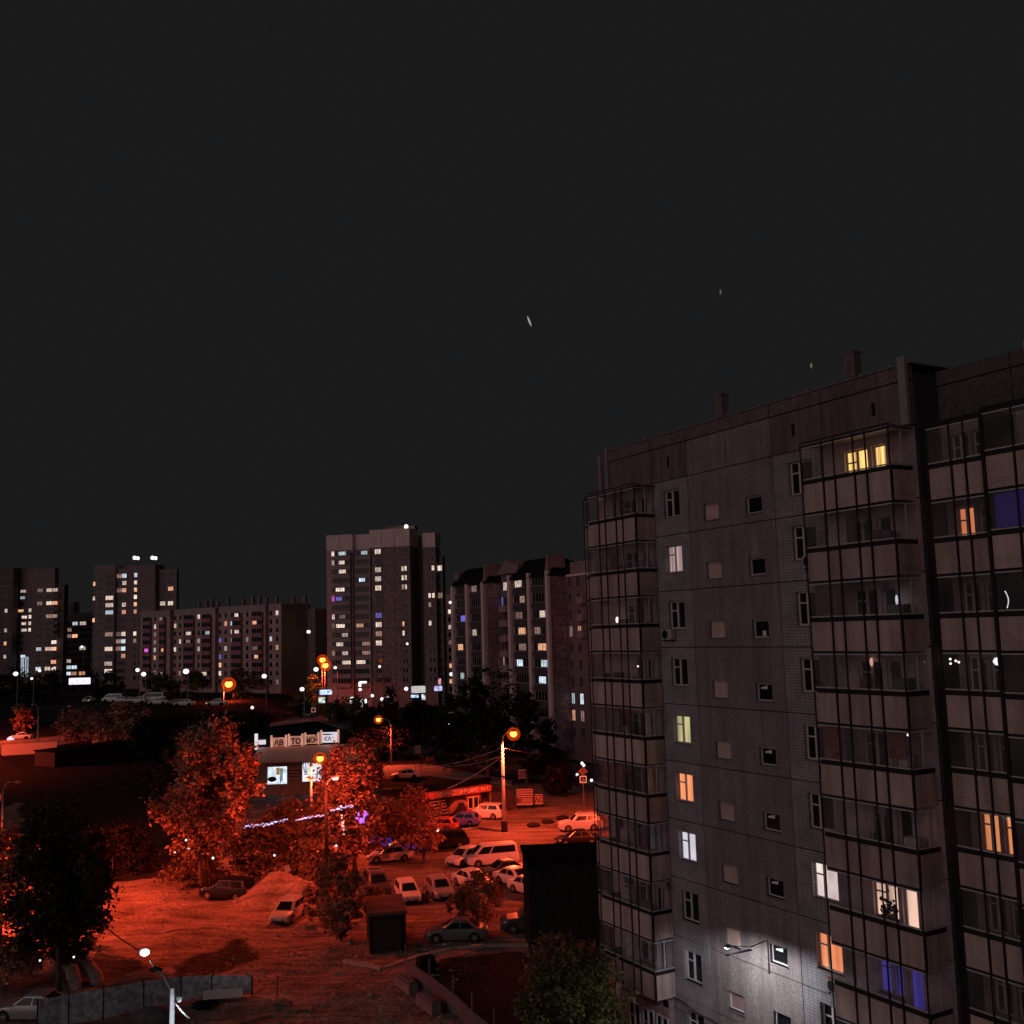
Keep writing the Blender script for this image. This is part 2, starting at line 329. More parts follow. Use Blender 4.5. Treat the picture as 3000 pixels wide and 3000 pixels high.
def wall_panel(b, x0, x1, z0, z1, opens, mi, th=.26, y=0):
    # panel with rectangular openings [(a,b,c,d)] sorted in x, pieces butt end to end
    g = .022; x0 += g; x1 -= g; z0 += g; z1 -= g; x = x0
    for a, b_, c, d in sorted(opens):
        b.box(x, a, y, y+th, z0, z1, mi); b.box(a, b_, y, y+th, z0, c, mi); b.box(a, b_, y, y+th, d, z1, mi); x = b_
    b.box(x, x1, y, y+th, z0, z1, mi)
def window(par, x0, x1, z0, z1, y, paint, split=.42, label=None, board=None, small=False):
    b = MB()
    if small:
        fw = .06
        b.box(x0, x1, y, y+.06, z1-fw, z1); b.box(x0, x1, y, y+.06, z0, z0+fw); b.box(x0, x0+fw, y, y+.06, z0+fw, z1-fw); b.box(x1-fw, x1, y, y+.06, z0+fw, z1-fw)
    else: pane_win(b, x0, x1, z0, z1, y, split)
    f = b.build('window', WFRAME, par)
    if label: f['label'] = label
    MB().quad([(x0+.03, y+.04, z0+.03), (x1-.03, y+.04, z0+.03), (x1-.03, y+.04, z1-.03), (x0+.03, y+.04, z1-.03)]).build('pane', paint, f)
    s = MB().box(x0-.05, x1+.05, y-.20, y, z0-.05, z0+.0); s.build('sill', SILL, f)
    return f
wb = MB()
# core behind the panels, with attic, parapet and roof
xE = ux(26.2)
wb.box(.02, xE-.02, .30, 12.5, 0, 31.0, 2)
WIN1 = {1: PINKC, 4: YEL2, 5: ORA, 6: WHI}; WIN2 = {6: lit('warm_white_room', (1, .84, .78), .85, .15), 7: ORA}
rnd = random.Random(4)
for i in range(10):
    z1 = ZT-2.8*i; z0 = z1-2.8
    wall_panel(wb, ux(42.7), ux(39.76), z0, z1, [(ux(41.72), ux(40.44), z1-1.90, z1-.52)], 0)
    wall_panel(wb, ux(33.8), ux(30.8), z0, z1, [(ux(32.85), ux(31.45), z1-1.90, z1-.45)], 0)
    wall_panel(wb, ux(39.76), ux(33.8), z0, z1, [(ux(38.62), ux(37.55), z1-2.35, z1-1.56), (ux(35.66), ux(34.6), z1-2.38, z1-1.60)], 1)
    # behind the balconies: window and balcony door
    wall_panel(wb, 0, ux(42.7), z0, z1, [(ux(45.4), ux(44.1), z1-1.95, z1-.55), (ux(43.9), ux(43.15), z1-2.6, z1-.55)], 4)
    wall_panel(wb, ux(30.8), ux(26.3), z0, z1, [(ux(29.65), ux(28.45), z1-1.95, z1-.50), (ux(28.25), ux(27.55), z1-1.95 if i == 0 else z1-2.6, z1-.50)], 4)
# flush raised render field round the top small windows
wb.box(ux(38.85), ux(37.6)-1.08, -.02, .0, ZT-2.6, ZT-.2, 3) if False else None
wb.box(0.02, xE, -.01, .26, 0, .93, 1)
for a, b_, s_ in ((47.68, 42.7, 3), (42.7, 39.76, 3), (39.76, 36.8, 1), (36.8, 33.8, 1), (33.8, 30.8, 3), (30.8, 26.2, 3)):
    wall_panel(wb, ux(a), ux(b_), ZT, 30.7, [], s_)
    wall_panel(wb, ux(a), ux(b_), 30.7, 31.3, [], 3, y=-.03)
blkA_wall = wb.build('wall', [TILE, CONC, SEAM, CONC2, INWALL], blkA)
ends = MB().box(-.14, .02, 0, 12.5, 0, 30.9).box(xE-.02, xE+.05, 2.4, 12.5, 0, 30.9); ends.build('end_wall', CONC2, blkA)
rf = MB().box(-.16, xE+.1, -.06, 12.6, 31.31, 31.36)
k = 0.3
while k < xE: rf.box(k, k+.16, -.09, .05, 31.36, 31.44); k += 1.45
roofA = rf.build('roof', mat('parapet_flashing', (.22, .18, .18), .7), blkA)
for a, b_, h in ((38.9, 38.19, 32.85), (30.5, 29.79, 32.85)):
    MB().box(ux(a)+.08, ux(b_)-.08, 1.2, 1.6, 31.36, h).box(ux(a)+.04, ux(b_)-.04, 1.16, 1.64, h, h+.06).build('chimney', CONC2, roofA)
for u_ in (47.15, 46.5):
    MB().box(ux(u_)-.1, ux(u_)+.08, -.16, -.03, 28.9, 31.5 if u_ < 47 else 31.2).build('pilaster', METAL, blkA)
MB().box(ux(26.55), ux(26.2), -.2, -.03, 28.95, 31.6).build('pilaster', METAL, blkA)
sl = MB()
for u_ in (41.2, 32.4, 28.0):
    MB().box(ux(u_)-.09, ux(u_)+.09, -.012, .0, 29.6, 30.15).build('vent', BLACKROOM, blkA)
for i in range(10):
    z1 = ZT-2.8*i
    window(blkA, ux(41.72), ux(40.44), z1-1.90, z1-.52, .16, WIN1.get(i, WGLASS), .44, {4: 'window glowing pale yellow', 5: 'window glowing orange', 6: 'window lit bright bluish white', 1: 'window with drawn pale curtain'}.get(i))
    window(blkA, ux(32.85), ux(31.45), z1-1.90, z1-.45, .16, WIN2.get(i, WGLASS), .38, {6: 'window lit warm white', 7: 'window glowing orange'}.get(i))
    window(blkA, ux(38.62), ux(37.55), z1-2.35, z1-1.56, .14, TAN if i not in (8, 9) else TAN2, small=True)
    f = window(blkA, ux(35.66), ux(34.6), z1-2.38, z1-1.60, .14, WGLASS, small=True)
    if 2 <= i <= 7:
        x = ux(35.5)+rnd.random()*.15
        MB().prism([(x, z1-1.80), (x+.42, z1-1.70), (x+.42, z1-1.86), (x, z1-1.86)] if i != 2 else [(x+.3, z1-2.3), (x+.52, z1-2.3), (x+.52, z1-2.08), (x+.3, z1-2.08)], .150, .178).build('vent_leaf', mat('bright_white_paint', (.9, .85, .8), .5), f)
# ---- balconies
def groove_panel(b, x0, x1, z0, z1, y, axis='x', y1=None):
    # a cladding sheet with two shallow horizontal ribs near its foot
    if axis == 'x':
        b.box(x0, x1, y, y+.03, z0, z1)
        for q in (.22, .34): b.box(x0+.01, x1-.01, y-.018, y-.002, z0+q-.012, z0+q+.012)
    else:
        b.box(x0, x0+.03, y, y1, z0, z1)
        for q in (.22, .34): b.box(x0+.032, x0+.05, y+.01, y1-.01, z0+q-.012, z0+q+.012)
def balcony(par, xa, xb, z1, yf, yb, bays, side=True, dresser=None, glass=GLASS, label=None):
    """one storey of a glazed balcony stack: z1 = top seam of this storey"""
    zt, zb = z1-1.90, z1-3.05          # cladding sheet
    g1, g0 = z1-.40, z1-1.66           # glazing
    b = MB()
    for j in range(len(bays)-1):
        groove_panel(b, xa+bays[j]+.05, xa+bays[j+1]-.05, zb, zt, yf-.03)
    if side: groove_panel(b, xb, xb, zb, zt, yf+.06, 'y', yb-.03)
    bal = thing_part = b.build('balcony', PANEL, par)
    if label: bal['label'] = label
    MB().box(xa, xb, yf+.02, yb, z1-3.02, z1-2.86).build('slab', DARK, bal)
    MB().slab([(xa+.02, yf+.02), (xb-.02, yf+.02), (xb-.02, yb), (xb-.06, yb), (xb-.06, yf+.06), (xa+.02, yf+.06)], z1-2.858, z1-1.72).build('gap_shade', DARK, bal)  # dark band stands in for the shaded gap under the glazing
    MB().box(xa, xb-.01, yf+.0, yf+.05, z1-.34, z1-.12).build('top_gap_shade', DARK, bal)  # dark band stands in for the shaded gap above the glazing
    r = MB()
    for zz in (g0-.05, g1): r.box(xa+.02, xb+.02, yf-.02, yf+.04, zz, zz+.05)
    if side:
        for zz in (g0-.05, g1): r.box(xb-.02, xb+.035, yf+.045, yb-.02, zz, zz+.05)
        ym = (yf+yb)/2; r.box(xb-.02, xb+.03, ym-.03, ym+.03, g0, g1)
    r.build('glazing_rail', RAIL, bal)
    gl = MB().quad([(xa, yf+.01, g0), (xb, yf+.01, g0), (xb, yf+.01, g1), (xa, yf+.01, g1)])
    if side: gl.quad([(xb-.005, yf+.06, g0), (xb-.005, yb-.02, g0), (xb-.005, yb-.02, g1), (xb-.005, yf+.06, g1)])
    gl.build('glazing', glass, bal)
    return bal
def posts(par, xa, z0, z1, yf, bays):
    for j, q in enumerate(bays):
        MB().box(xa+q-.035, xa+q+.035, yf-.075, yf-.055, z0, z1).build('post', BROWN, par)
S1, S2 = ux(46.95), ux(30.82)
YF = -1.2
for i in range(9):
    z1 = ZT-2.8*i
    balcony(blkA, S1, S1+4.45, z1+.12, YF, 0, [q*4.45/4.52 for q in SC])
    balcony(blkA, S2, S2+4.52, z1+.12, YF, 0, SC)
    balcony(blkA, S1-.98, S1-.04, z1+.05, -.75, 0, [0, .5, .94], side=False)
posts(blkA, S1, ZT-2.8*9-.15, ZT-.1, YF, [q*4.45/4.52 for q in SC]); posts(blkA, S2, ZT-2.8*9-.15, ZT-.1, YF, SC); posts(blkA, S1-.98, ZT-2.8*9, ZT-.2, -.75, [0, .5])
for xa in (S1, S2):
    MB().prism([(xa-.05, 0), (xa+4.6, 0), (xa+4.6, .09), (xa-.05, .09)], YF-.06, 0).build('balcony_roof', mat('roof_sheet', (.16, .12, .12), .6), blkA).location = (0, 0, ZT-.17)
# room windows seen through the glazing
AW = {0: YEL, 6: WARM, 7: BLU}
for i in range(9):
    z1 = ZT-2.8*i
    for kx, (a, b_, c) in enumerate(((29.65, 28.45, 1.95), (28.25, 27.55, 1.95 if i == 0 else 2.6), (45.4, 44.1, 1.95), (43.9, 43.15, 2.6))):
        pm = (AW.get(i, WGLASS) if kx < 2 else WGLASS)
        window(blkA, ux(a), ux(b_), z1-c, z1-(.50 if kx < 2 else .55), .12, pm, .5 if kx % 2 == 0 else .08,
               ({0: 'window glowing yellow behind top balcony', 6: 'window lit warm with plants on the sill', 7: 'window glowing violet blue'}.get(i) if kx == 0 else None))
# things kept on the balconies and behind the panes
CURT = mat('rust_curtain', (.32, .12, .09), .9, .5, 6)
def curtain(par, x0, x1, z0, z1, y, m_):
    b = MB(); n = 14; v = []
    for k in range(n+1):
        x = x0+(x1-x0)*k/n; yy = y+.03*(k % 2)
        v += [(x, yy, z0), (x, yy, z1)]
    b.add(v, [(2*k, 2*k+2, 2*k+3, 2*k+1) for k in range(n)]); return b.build('curtain', m_, par)
curtain(blkA, S2+.1, S2+1.1, ZT-14+1.25-.0, ZT-14+2.5, -1.05, CURT); curtain(blkA, S2+3.2, S2+4.0, ZT-14+1.5, ZT-14+2.45, -.9, CURT)
for i, hue in ((5, CURT), (4, mat('beige_curtain', (.3, .22, .2), .9, .3, 4)), (1, mat('beige_curtain', (.3, .22, .2)))):
    curtain(blkA, S1+.3, S1+1.2+.2*i, ZT-2.8*i-1.6, ZT-2.8*i-.4, -1.05, hue)
rc = random.Random(8); hues = [mat('curtain_%s' % k_, c_, .9, .4, 5) for k_, c_ in (('cream', (.5, .42, .38)), ('grey', (.2, .2, .21)), ('green', (.10, .13, .10)), ('brown', (.2, .12, .10)), ('blue', (.12, .13, .22)), ('white', (.62, .58, .58)))]
for i in range(9):
    for st_ in (S1, S2):
        if st_ == S2 and i in (0, 6, 7): continue
        for j in range(5):
            if rc.random() < .42:
                a_ = SC[j]+.1; e_ = SC[j+1]-.08
                if rc.random() < .4: e_ = a_+(e_-a_)*.5
                zt_ = ZT-2.8*i-.32; curtain(blkA, st_+a_, st_+e_, zt_-(1.2 if rc.random() < .6 else .35+rc.random()*.5), zt_, -1.02 if rc.random() < .4 else -.25, rc.choice(hues))
            elif rc.random() < .35:
                w_ = .25+rc.random()*.5; MB().box(st_+SC[j]+.15, st_+SC[j]+.15+w_, -.8, -.4, ZT-2.8*i-2.3, ZT-2.8*i-1.45+rc.random()*.5).build('shelf', rc.choice(hues), blkA)
# potted plant on the sill of the lit window of the eighth storey
pl = MB(); rr = random.Random(3)
for k in range(60):
    x = ux(29.3)+rr.random()*.75; z = ZT-16.8-1.8+abs(rr.gauss(0, .28)); s_ = .05+.04*rr.random(); y = .06-rr.random()*.1
    pl.quad([(x-s_, y, z), (x, y+.02, z-s_), (x+s_, y, z+s_*.4), (x, y-.02, z+s_*1.3)])
for x in (ux(29.2), ux(28.9), ux(28.7)): pl.tube([(x, .0, ZT-16.8-1.98), (x, .0, ZT-16.8-1.8)], [.06, .08], 8)
tag(pl.build('potted_plants', BLACKROOM), 'dark leafy pot plants against the warm lit room window', 'pot plants').matrix_world = Matrix.Translation(FA.o) @ Matrix.Rotation(FA.phi, 4, 'Z')
# ladders leaning inside the side ends of two stacks
def to_world(o, F=FA): o.matrix_world = Matrix.Translation(F.o) @ Matrix.Rotation(F.phi, 4, 'Z'); return o
def ladder(xs, z0, label):
    b = MB()
    for y in (-.95, -.55): b.tube([(xs, y, z0), (xs, y+.12, z0+1.7)], .02, 6)
    for k in range(6): b.tube([(xs, -.95+.02*k, z0+.25+.27*k), (xs, -.55+.02*k, z0+.25+.27*k)], .015, 6)
    to_world(tag(b.build('ladder', METAL), label, 'ladder', 'ladders kept on the balconies'))
for st, i, nm in ((S1, 3, 'fourth balcony from the top of the far stack'), (S1, 4, 'fifth balcony from the top of the far stack'), (S1, 5, 'sixth balcony from the top of the far stack'),
                  (S2, 3, 'fourth balcony from the top of the near stack'), (S2, 4, 'fifth balcony from the top of the near stack')):
    ladder(st+4.3, ZT-2.8*i-2.2, 'metal ladder inside the side of the '+nm)
# air conditioners
def aircon(x, z, y, label):
    t = thing('air_conditioner', label, 'air conditioner', (0, 0, 0), 0, 'air conditioners on the near block'); to_world(t)
    MB().box(x, x+.78, y-.30, y, z, z+.52).build('casing', mat('aircon_paint', (.42, .38, .38), .6), t, bevel=.02)
    b = MB(); cx, cz = x+.3, z+.26; n = 20
    for r0, r1, yy in ((.20, .225, -.315), (.10, .115, -.315)):
        v = []; 
        for k in range(n): a = 2*math.pi*k/n; v += [(cx+r0*math.cos(a), y+yy, cz+r0*math.sin(a)), (cx+r1*math.cos(a), y+yy, cz+r1*math.sin(a))]
        b.add(v, [(2*k, 2*k+1, (2*k+3) % (2*n), (2*k+2) % (2*n)) for k in range(n)])
    b.add([(cx+.2*math.cos(2*math.pi*k/n), y-.306, cz+.2*math.sin(2*math.pi*k/n)) for k in range(n)], [tuple(range(n))])
    b.build('fan_grille', BLACKROOM, t)
    MB().box(x+.1, x+.14, y-.28, y, z-.08, z).box(x+.62, x+.66, y-.28, y, z-.08, z).build('bracket', DARK, t)
    return t
aircon(ux(41.95), ZT-5.6-2.42, -.05, 'air conditioner under the third window down beside the far balcony stack')
aircon(ux(31.85), ZT-2.8*4-2.45, -.05, 'air conditioner with round fan below a window beside the near balcony stack')
aircon(ux(32.0), ZT-2.8*1-2.3, -.05, 'small air conditioner high up beside the second balcony of the near stack')
aircon(ux(32.1), ZT-2.8*7-2.55, -.05, 'dark air conditioner beneath the orange window at lower right')
# wall lamp with its bracket, lighting the foot of the wall
lx, lz = FA.loc(2200, 2783, -.9)
wl = thing('wall_lamp', 'white floodlight on a long bracket lighting the foot of the near block', 'wall lamp'); to_world(wl)
x1_, z1_ = FA.loc(2135, 2777, -.9)
MB().tube([(lx, 0, lz+.25), (lx, -.9, lz+.12), (x1_, -.95, z1_+.1)], .025, 6).tube([(lx+.1, 0, lz+.3), (lx+.12, -.05, lz-1.1)], .03, 6).build('bracket', DARK, wl)
MB().box(x1_-.16, x1_+.12, -1.04, -.88, z1_+.02, z1_+.07).build('lamp_housing', DARK, wl)
MB().box(x1_-.12, x1_+.04, -1.04, -.9, z1_-.02, z1_+.015).build('lamp_glass', lit('led_bulb', LED, 9, 0), wl)
MB().box(lx-.08, lx+.08, -2.3, -.9, lz-.01, lz+.03).build('lamp_housing', DARK, wl)
lamp('SPOT', (lx+.1, -2.2, lz-.08), 600, (.86, .92, 1), wl, .45, 172, aim=(.05, .2, -1), blend=.2)
# shop front, canopy and entrance at ground level under the far stack
sh = MB().box(S1+.1, S1+4.3, -.35, -.05, .3, 2.9); shop = sh.build('shop_wall', TAN2, blkA)
for k in range(3): window(blkA, S1+1.0+k*1.15, S1+1.95+k*1.15, .6, 2.6, -.42, WGLASS, .5)
MB().prism([(S1+1.5, 1.4), (S1+5.6, 1.4), (S1+5.6, 1.5), (S1+1.5, 1.52)], -2.6, -.4).build('canopy', METAL, blkA)
ca = MB(); pts = []
for k in range(24):
    t_ = k/23; pts.append((ux(42.6)+t_*9.5, -.06, 3.55-.9*t_+.06*math.sin(k*1.1)))
ca.tube(pts, .02, 5).tube([(p[0], p[1]-.03, p[2]-.35+.1*math.sin(p[0]*2)) for p in pts[:14]], .015, 5)
to_world(tag(ca.build('wall_cable', DARK), 'black cables clipped along the foot of the near block wall', 'cable'))
# ---- second section of the near block, set back
S0 = ux(26.25)
blk2 = thing('apartment_block', 'set back section of the near block at right edge with blue lit balcony', 'apartment block', FA.o, FA.phi)
w2 = MB(); YW = 1.6
w2.box(S0, S0+16, YW+.3, 12.4, 0, 31.0, 2)
for i in range(10):
    z1 = ZT-2.8*i; z0 = z1-2.8
    o_ = [(S0+.45, S0+1.2, z1-1.9, z1-.4), (S0+1.38, S0+2.15, z1-1.9, z1-.4), (S0+4.3, S0+5.6, z1-1.95, z1-.5), (S0+9.0, S0+10.2, z1-1.95, z1-.5)]
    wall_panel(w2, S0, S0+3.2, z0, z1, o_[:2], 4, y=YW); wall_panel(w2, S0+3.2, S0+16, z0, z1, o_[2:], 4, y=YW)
    for k, o1 in enumerate(o_):
        pm = WGLASS
        if i == 1 and k == 0: pm = ORA
        if i == 5 and k in (0, 1, 2): pm = ORA
        if i == 5 and k < 2: pm = lit('amber_curtain', (1, .36, .12), .85, .2, 2)
        window(blk2, o1[0], o1[1], o1[2], o1[3], YW+.12, pm, .5)
for a, b_ in ((0, 3.2), (3.2, 9.5), (9.5, 16)):
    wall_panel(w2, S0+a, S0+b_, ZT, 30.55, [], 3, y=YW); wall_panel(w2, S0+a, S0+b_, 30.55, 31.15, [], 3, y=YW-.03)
w2.build('wall', [TILE, CONC, SEAM, mat('shaded_concrete', (.10, .08, .08), .95, .15, .6, fine=16), mat('shaded_plaster', (.36, .28, .28), .9, .2, 2)], blk2)  # darker copies for this section: the shade of the setback is in the colour
MB().box(S0+3.9, S0+4.25, YW-.2, YW-.03, 28.95, 31.35).build('pilaster', METAL, blk2)
B3 = [0, 1.05, 1.65, 2.72]
for i in range(9):
    z1 = ZT-2.8*i
    balcony(blk2, S0+.28, S0+3.0, z1+.12, .42, YW, B3, side=False)
    bb = balcony(blk2, S0+3.12, S0+7.64, z1+.12, -.15, YW, SC, side=True)
posts(blk2, S0+.28, 2, ZT-.1, .42, B3); posts(blk2, S0+3.12, 2, ZT-.1, -.15, SC)
MB().box(S0+3.0, S0+3.14, -.2, YW, 2, ZT-.1).build('partition', DARK, blk2)
MB().box(S0+3.25, S0+7.5, .0, .05, ZT-2.8-1.5, ZT-2.8-.3).build('blind', mat('blue_blind', (.075, .06, .42), .7, .1, emit=(.05, .04, .4), es=.06), blk2)
# lit things seen inside the balconies
def glow(name, px, py, y, r, m_, label, cat, sq=(1, 1, 1), n=8):
    x, z = FA.loc(px, py, y); return to_world(tag(MB().ball((x, y, z), r, n, 0, sq).build(name, m_, smooth=True), label, cat))
BULB = lit('warm_bulb', (1, .75, .6), 2.5, 0); BULBW = lit('white_bulb', (.9, .95, 1), 1.6, .3)
for px, py in ((2790, 1906), (2784, 1931), (2785, 1944), (2800, 1936), (2809, 1940)):
    glow('string_light', px, py, .75, .045, BULB, 'tiny warm white bulb glowing behind the dark balcony glass at right', 'light bulb')['group'] = 'fairy bulbs behind the right balcony glass'
glow('ceiling_lamp', 2927, 1938, .9, .16, BULBW, 'bright bluish white lamp inside a right edge balcony', 'lamp', (1.6, .3, 1))
glow('table_lamp', 2100, 1813, -.6, .10, BULB, 'bright lamp on the windowsill of a far stack balcony', 'lamp', (.7, .7, 1.1)) if False else None
glow('balcony_lamp', 1808, 1816, -.7, .13, BULB, 'small warm lamp glowing inside a balcony of the far stack', 'lamp', (.8, .5, 1.3))
glow('balcony_bulb', 1869, 1952, -.6, .05, BULB, 'pinpoint bulb behind corner glass of the far stack', 'light bulb')
glow('door_light', 2627, 1758, -.3, .16, lit('cold_reflection', (.75, .85, 1), .9, .3), 'narrow bluish white light behind third balcony of near stack', 'lamp', (.35, .3, 1.3))
glow('pendant_lamp', 2553, 1940, -.1, .12, lit('peach_bulb', (1, .55, .42), .9, .3), 'peach coloured hanging lamp behind fourth balcony of near stack', 'lamp', (.7, .4, 1.5))
glow('corner_bulb', 2660, 2153, -1.0, .045, BULB, 'single bulb at the top corner of a near stack balcony', 'light bulb')
glow('indicator_light', 2537, 2565, -.6, .05, lit('red_indicator', (1, .1, .1), 1.2, 0), 'tiny red indicator light left of the warm lit room', 'indicator light')
# garland at the right edge
gb = MB()
for k in range(14):
    x, z = FA.loc(2945+4*math.sin(k*.25)*1.5+k*.5, 1733+k*3.6, -.1); gb.ball((x, -.1, z), .022, 6)
to_world(tag(gb.build('fairy_light_string', BULBW), 'short hanging string of white fairy lights at the right edge', 'fairy lights'))
# gas of the white jug like object on slab of far stack
def ornament(px, py, label):
    x, z = FA.loc(px, py, -1.0); b = MB(); r_ = random.Random(px)
    for k in range(7): b.ball((x+r_.uniform(-.22, .22), -1.0+r_.uniform(-.05, .05), z+r_.uniform(-.14, .14)), r_.uniform(.05, .1), 6)
    to_world(tag(b.build('hanging_laundry', mat('white_cloth', (.8, .78, .8), .9, .2)), label, 'laundry'))
ornament(1800, 1757, 'crumpled white laundry hanging in a far stack balcony')
# ------------------------------------------------------------------ far buildings
LW = {'W': lit('lit_warm_white', (1, .78, .64), .8, .35), 'C': lit('lit_cool_white', (.72, .88, 1), .9, .25), 'O': lit('lit_orange', (1, .48, .28), .9, .3),
      'D': lit('lit_dim', (.55, .33, .26), .45, .4), 'P': lit('lit_magenta', (.9, .12, .75), .8, .3), 'B': lit('lit_blue', (.22, .2, .9), .8, .3)}
FFRAME = mat('far_window_frame', (.38, .31, .31), .6, .05)
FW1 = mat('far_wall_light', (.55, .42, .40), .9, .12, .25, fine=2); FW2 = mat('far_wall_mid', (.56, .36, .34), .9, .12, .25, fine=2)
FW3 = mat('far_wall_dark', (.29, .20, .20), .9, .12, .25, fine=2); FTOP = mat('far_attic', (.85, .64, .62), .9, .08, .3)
OLIVE = mat('olive_render', (.33, .26, .17), .9, .08, .3); REDP = mat('far_balcony_red', (.42, .16, .20), .8, .12, .8)
MAUV = mat('far_balcony_mauve', (.38, .28, .31), .8, .12, .8); ROOFD = mat('dark_roof_sheet', (.016, .015, .016), 1, .2, spec=0)
ALLW = {}
def grid(par, F, y, cols, rows, lits, hh=1.45, zoff=0, face='front', far_budget=92, frame=True):
    """cols: (x centre, width, panes). rows: list of z of window middles. lits: (px, py, key)"""
    state = {}
    for px, py, k in lits:
        x, z = F.loc(px, py, y)
        best = min(((abs(x-c[0])*1.0+abs(z-r)*1.2, i, j) for i, c in enumerate(cols) for j, r in enumerate(rows)))
        if best[0] < 3.2: state[best[1:]] = k
    cells = [(i, j) for i in range(len(cols)) for j in range(len(rows))]
    cells.sort(key=lambda c: (c not in state, c[1]))
    rest = MB(); nrest = 0; rw = random.Random(len(cols)*7+len(lits))
    for n_, (i, j) in enumerate(cells):
        x, wd, pn = cols[i][:3]; z = rows[j]; yy = y-(cols[i][3] if len(cols[i]) > 3 else 0)
        key = state.get((i, j)); pmx = LW[key] if key else WGLASS
        x0, x1, z0, z1 = x-wd/2, x+wd/2, z-hh/2, z+hh/2
        used = ALLW.get(par.name, 0)
        tgt = MB() if used < far_budget else rest
        fo = 0 if tgt is not rest else 0
        tgt.box(x0-.08, x1+.08, yy-.10, yy-.004, z0-.10, z0, 0); tgt.box(x0-.08, x1+.08, yy-.06, yy-.004, z1, z1+.08, 0)
        for q in range(pn+1):
            xx = x0+(x1-x0)*q/pn; tgt.box(xx-.06, xx+.06, yy-.06, yy-.004, z0, z1, 0)
        if key and pn >= 4:
            q0 = x0+(x1-x0)*rw.choice([.08, .28, .45]); q1 = min(x1-.1, q0+(x1-x0)*rw.choice([.38, .45, .55])); tgt.quad([(q0, yy-.05, z0+.1), (q1, yy-.05, z0+.1), (q1, yy-.05, z1-.25), (q0, yy-.05, z1-.25)], 1 if tgt is not rest else 1+'WCODPB'.index(key))
            pmx2 = pmx; key = None
        slot = 1 if tgt is not rest else 1+['W','C','O','D','P','B',None].index(key)
        tgt.quad([(x0, yy-.03, z0), (x1, yy-.03, z0), (x1, yy-.03, z1), (x0, yy-.03, z1)], 2 if (tgt is not rest and pn >= 4) else slot)
        if tgt is rest: nrest += 1
        else:
            tgt.build('window', [FFRAME, pmx, WGLASS] if pn >= 4 else [FFRAME, pmx], par); ALLW[par.name] = used+1
    if nrest:
        o = rest.build('window', [FFRAME]+[LW[k] for k in 'WCODPB']+[WGLASS], par); o['kind'] = 'stuff'
def seams(b, x0, x1, y, zs, mi, verts=()):
    for z in zs: b.box(x0, x1, y-.02, y-.003, z-.05, z+.05, mi)
    for x in verts: b.box(x-.05, x+.05, y-.024, y-.003, zs[-1] if zs else 0, zs[0] if zs else 30, mi)
def c1(L): return [(x/1.932, 1550+y/1.932, k) for x, y, k in L]
def c2(L): return [(900+x/2.147, 1500+y/2.147, k) for x, y, k in L]
def c6(L): return [(850+x/6.44, 1850+y/6.44, k) for x, y, k in L]
def origin(px, Y): p = AT(px, 1860, Y); return p.x, p.y
# --- tower in the middle
ox, oy = origin(958, 322); F = Fr(ox, oy, R(-15))
tw = thing('apartment_tower', 'tall sixteen storey panel tower with pale attic and bright roof lamp', 'apartment tower', F.o, F.phi)
zt = F.loc(958, 1569)[1]; xx = lambda px, py=1700, y=0: F.loc(px, py, y)[0]
xa, xb, xc, xd = xx(1034), xx(1085), xx(1203), xx(1280)
zr0 = F.loc(975, 1623)[1]; rowsT = [zr0-2.8*k for k in range(15)]
base = MB()
base.box(0, xa, 0, 8, 0, zt-4.8, 1).box(xa, xb, 1.3, 8, 0, zt-4.8, 1).box(xb, xc, -.3, 7.2, 0, zt-4.6, 2)
base.box(0, xa, -.05, 8, zt-4.8, zt, 3).box(xa, xb, 1.25, 8, zt-4.8, zt-.1, 3).box(xb, xc, -.4, 7.2, zt-4.6, zt+.9, 3)
xe = xx(1247, 1700, 6)
base.box(xc, xe+.2, 7, 11, 0, zt-1, 2); 
xf0, xf1, xg1 = xx(1240, 1700, 3), xx(1277, 1700, 3), xx(1297, 1700, 5)
base.box(xf0, xf1, 3, 8, 0, zt-5, 2).box(xf0, xf1, 2.9, 8, zt-5, zt-.6, 3).box(xf1, xg1, 5, 7.5, 0, zt-7.8, 2)
for z in rowsT: base.box(.05, xa-.05, -.02, -.003, z+1.38, z+1.44, 0).box(xb+.05, xc-.05, -.32, -.303, z+1.38, z+1.44, 0).box(xf0+.05, xf1, 2.97, 2.995, z+1.38, z+1.44, 0)
for x in (xb+4.1, xb+8.2): base.box(x-.05, x+.05, -.33, -.3, 2, zt-4.6, 0)
for x in (xa*.5, xb+4, xb+8.3): base.box(x-.05, x+.05, -.43 if x > xb else -.07, -.4 if x > xb else -.05, zt-4.6, zt, 0)
base.build('wall', [SEAM, FW2, FW3, FTOP], tw)
MB().box(xb+4, xc-2, 3, 6, zt+.9, zt+2.2).box(xc-2, xc+.5, 3, 6, zt+.9, zt+1.9).build('machine_room', FW3, tw)
xl, zl = F.loc(1190, 1543)
rl = MB().tube([(xl, 0, zt+.9), (xl, 0, zl)], .07, 6).ball((xl, 0, zl), .7, 8, 1)
rl.build('roof_lamp', [DARK, lit('roof_lamp_glow', (1, .86, .78), 2.2, 0)], tw)
bp = MB(); xq0, xq1 = xx(984), xx(1029)
for z in rowsT:
    for a, b_, y_ in ((xq0, xq1, -.9), (xa+.4, xb-.1, .2)):
        o = MB().box(a, b_, y_, y_+.9 if y_ < 0 else 1.3, z-2.1, z-.95); o.build('balcony', MAUV if y_ < 0 else MAUV, tw)
MB().box(xb-.0, xb+.25, -.9, -.35, 3, zt-4.7).build('downpipe', FW1, tw)
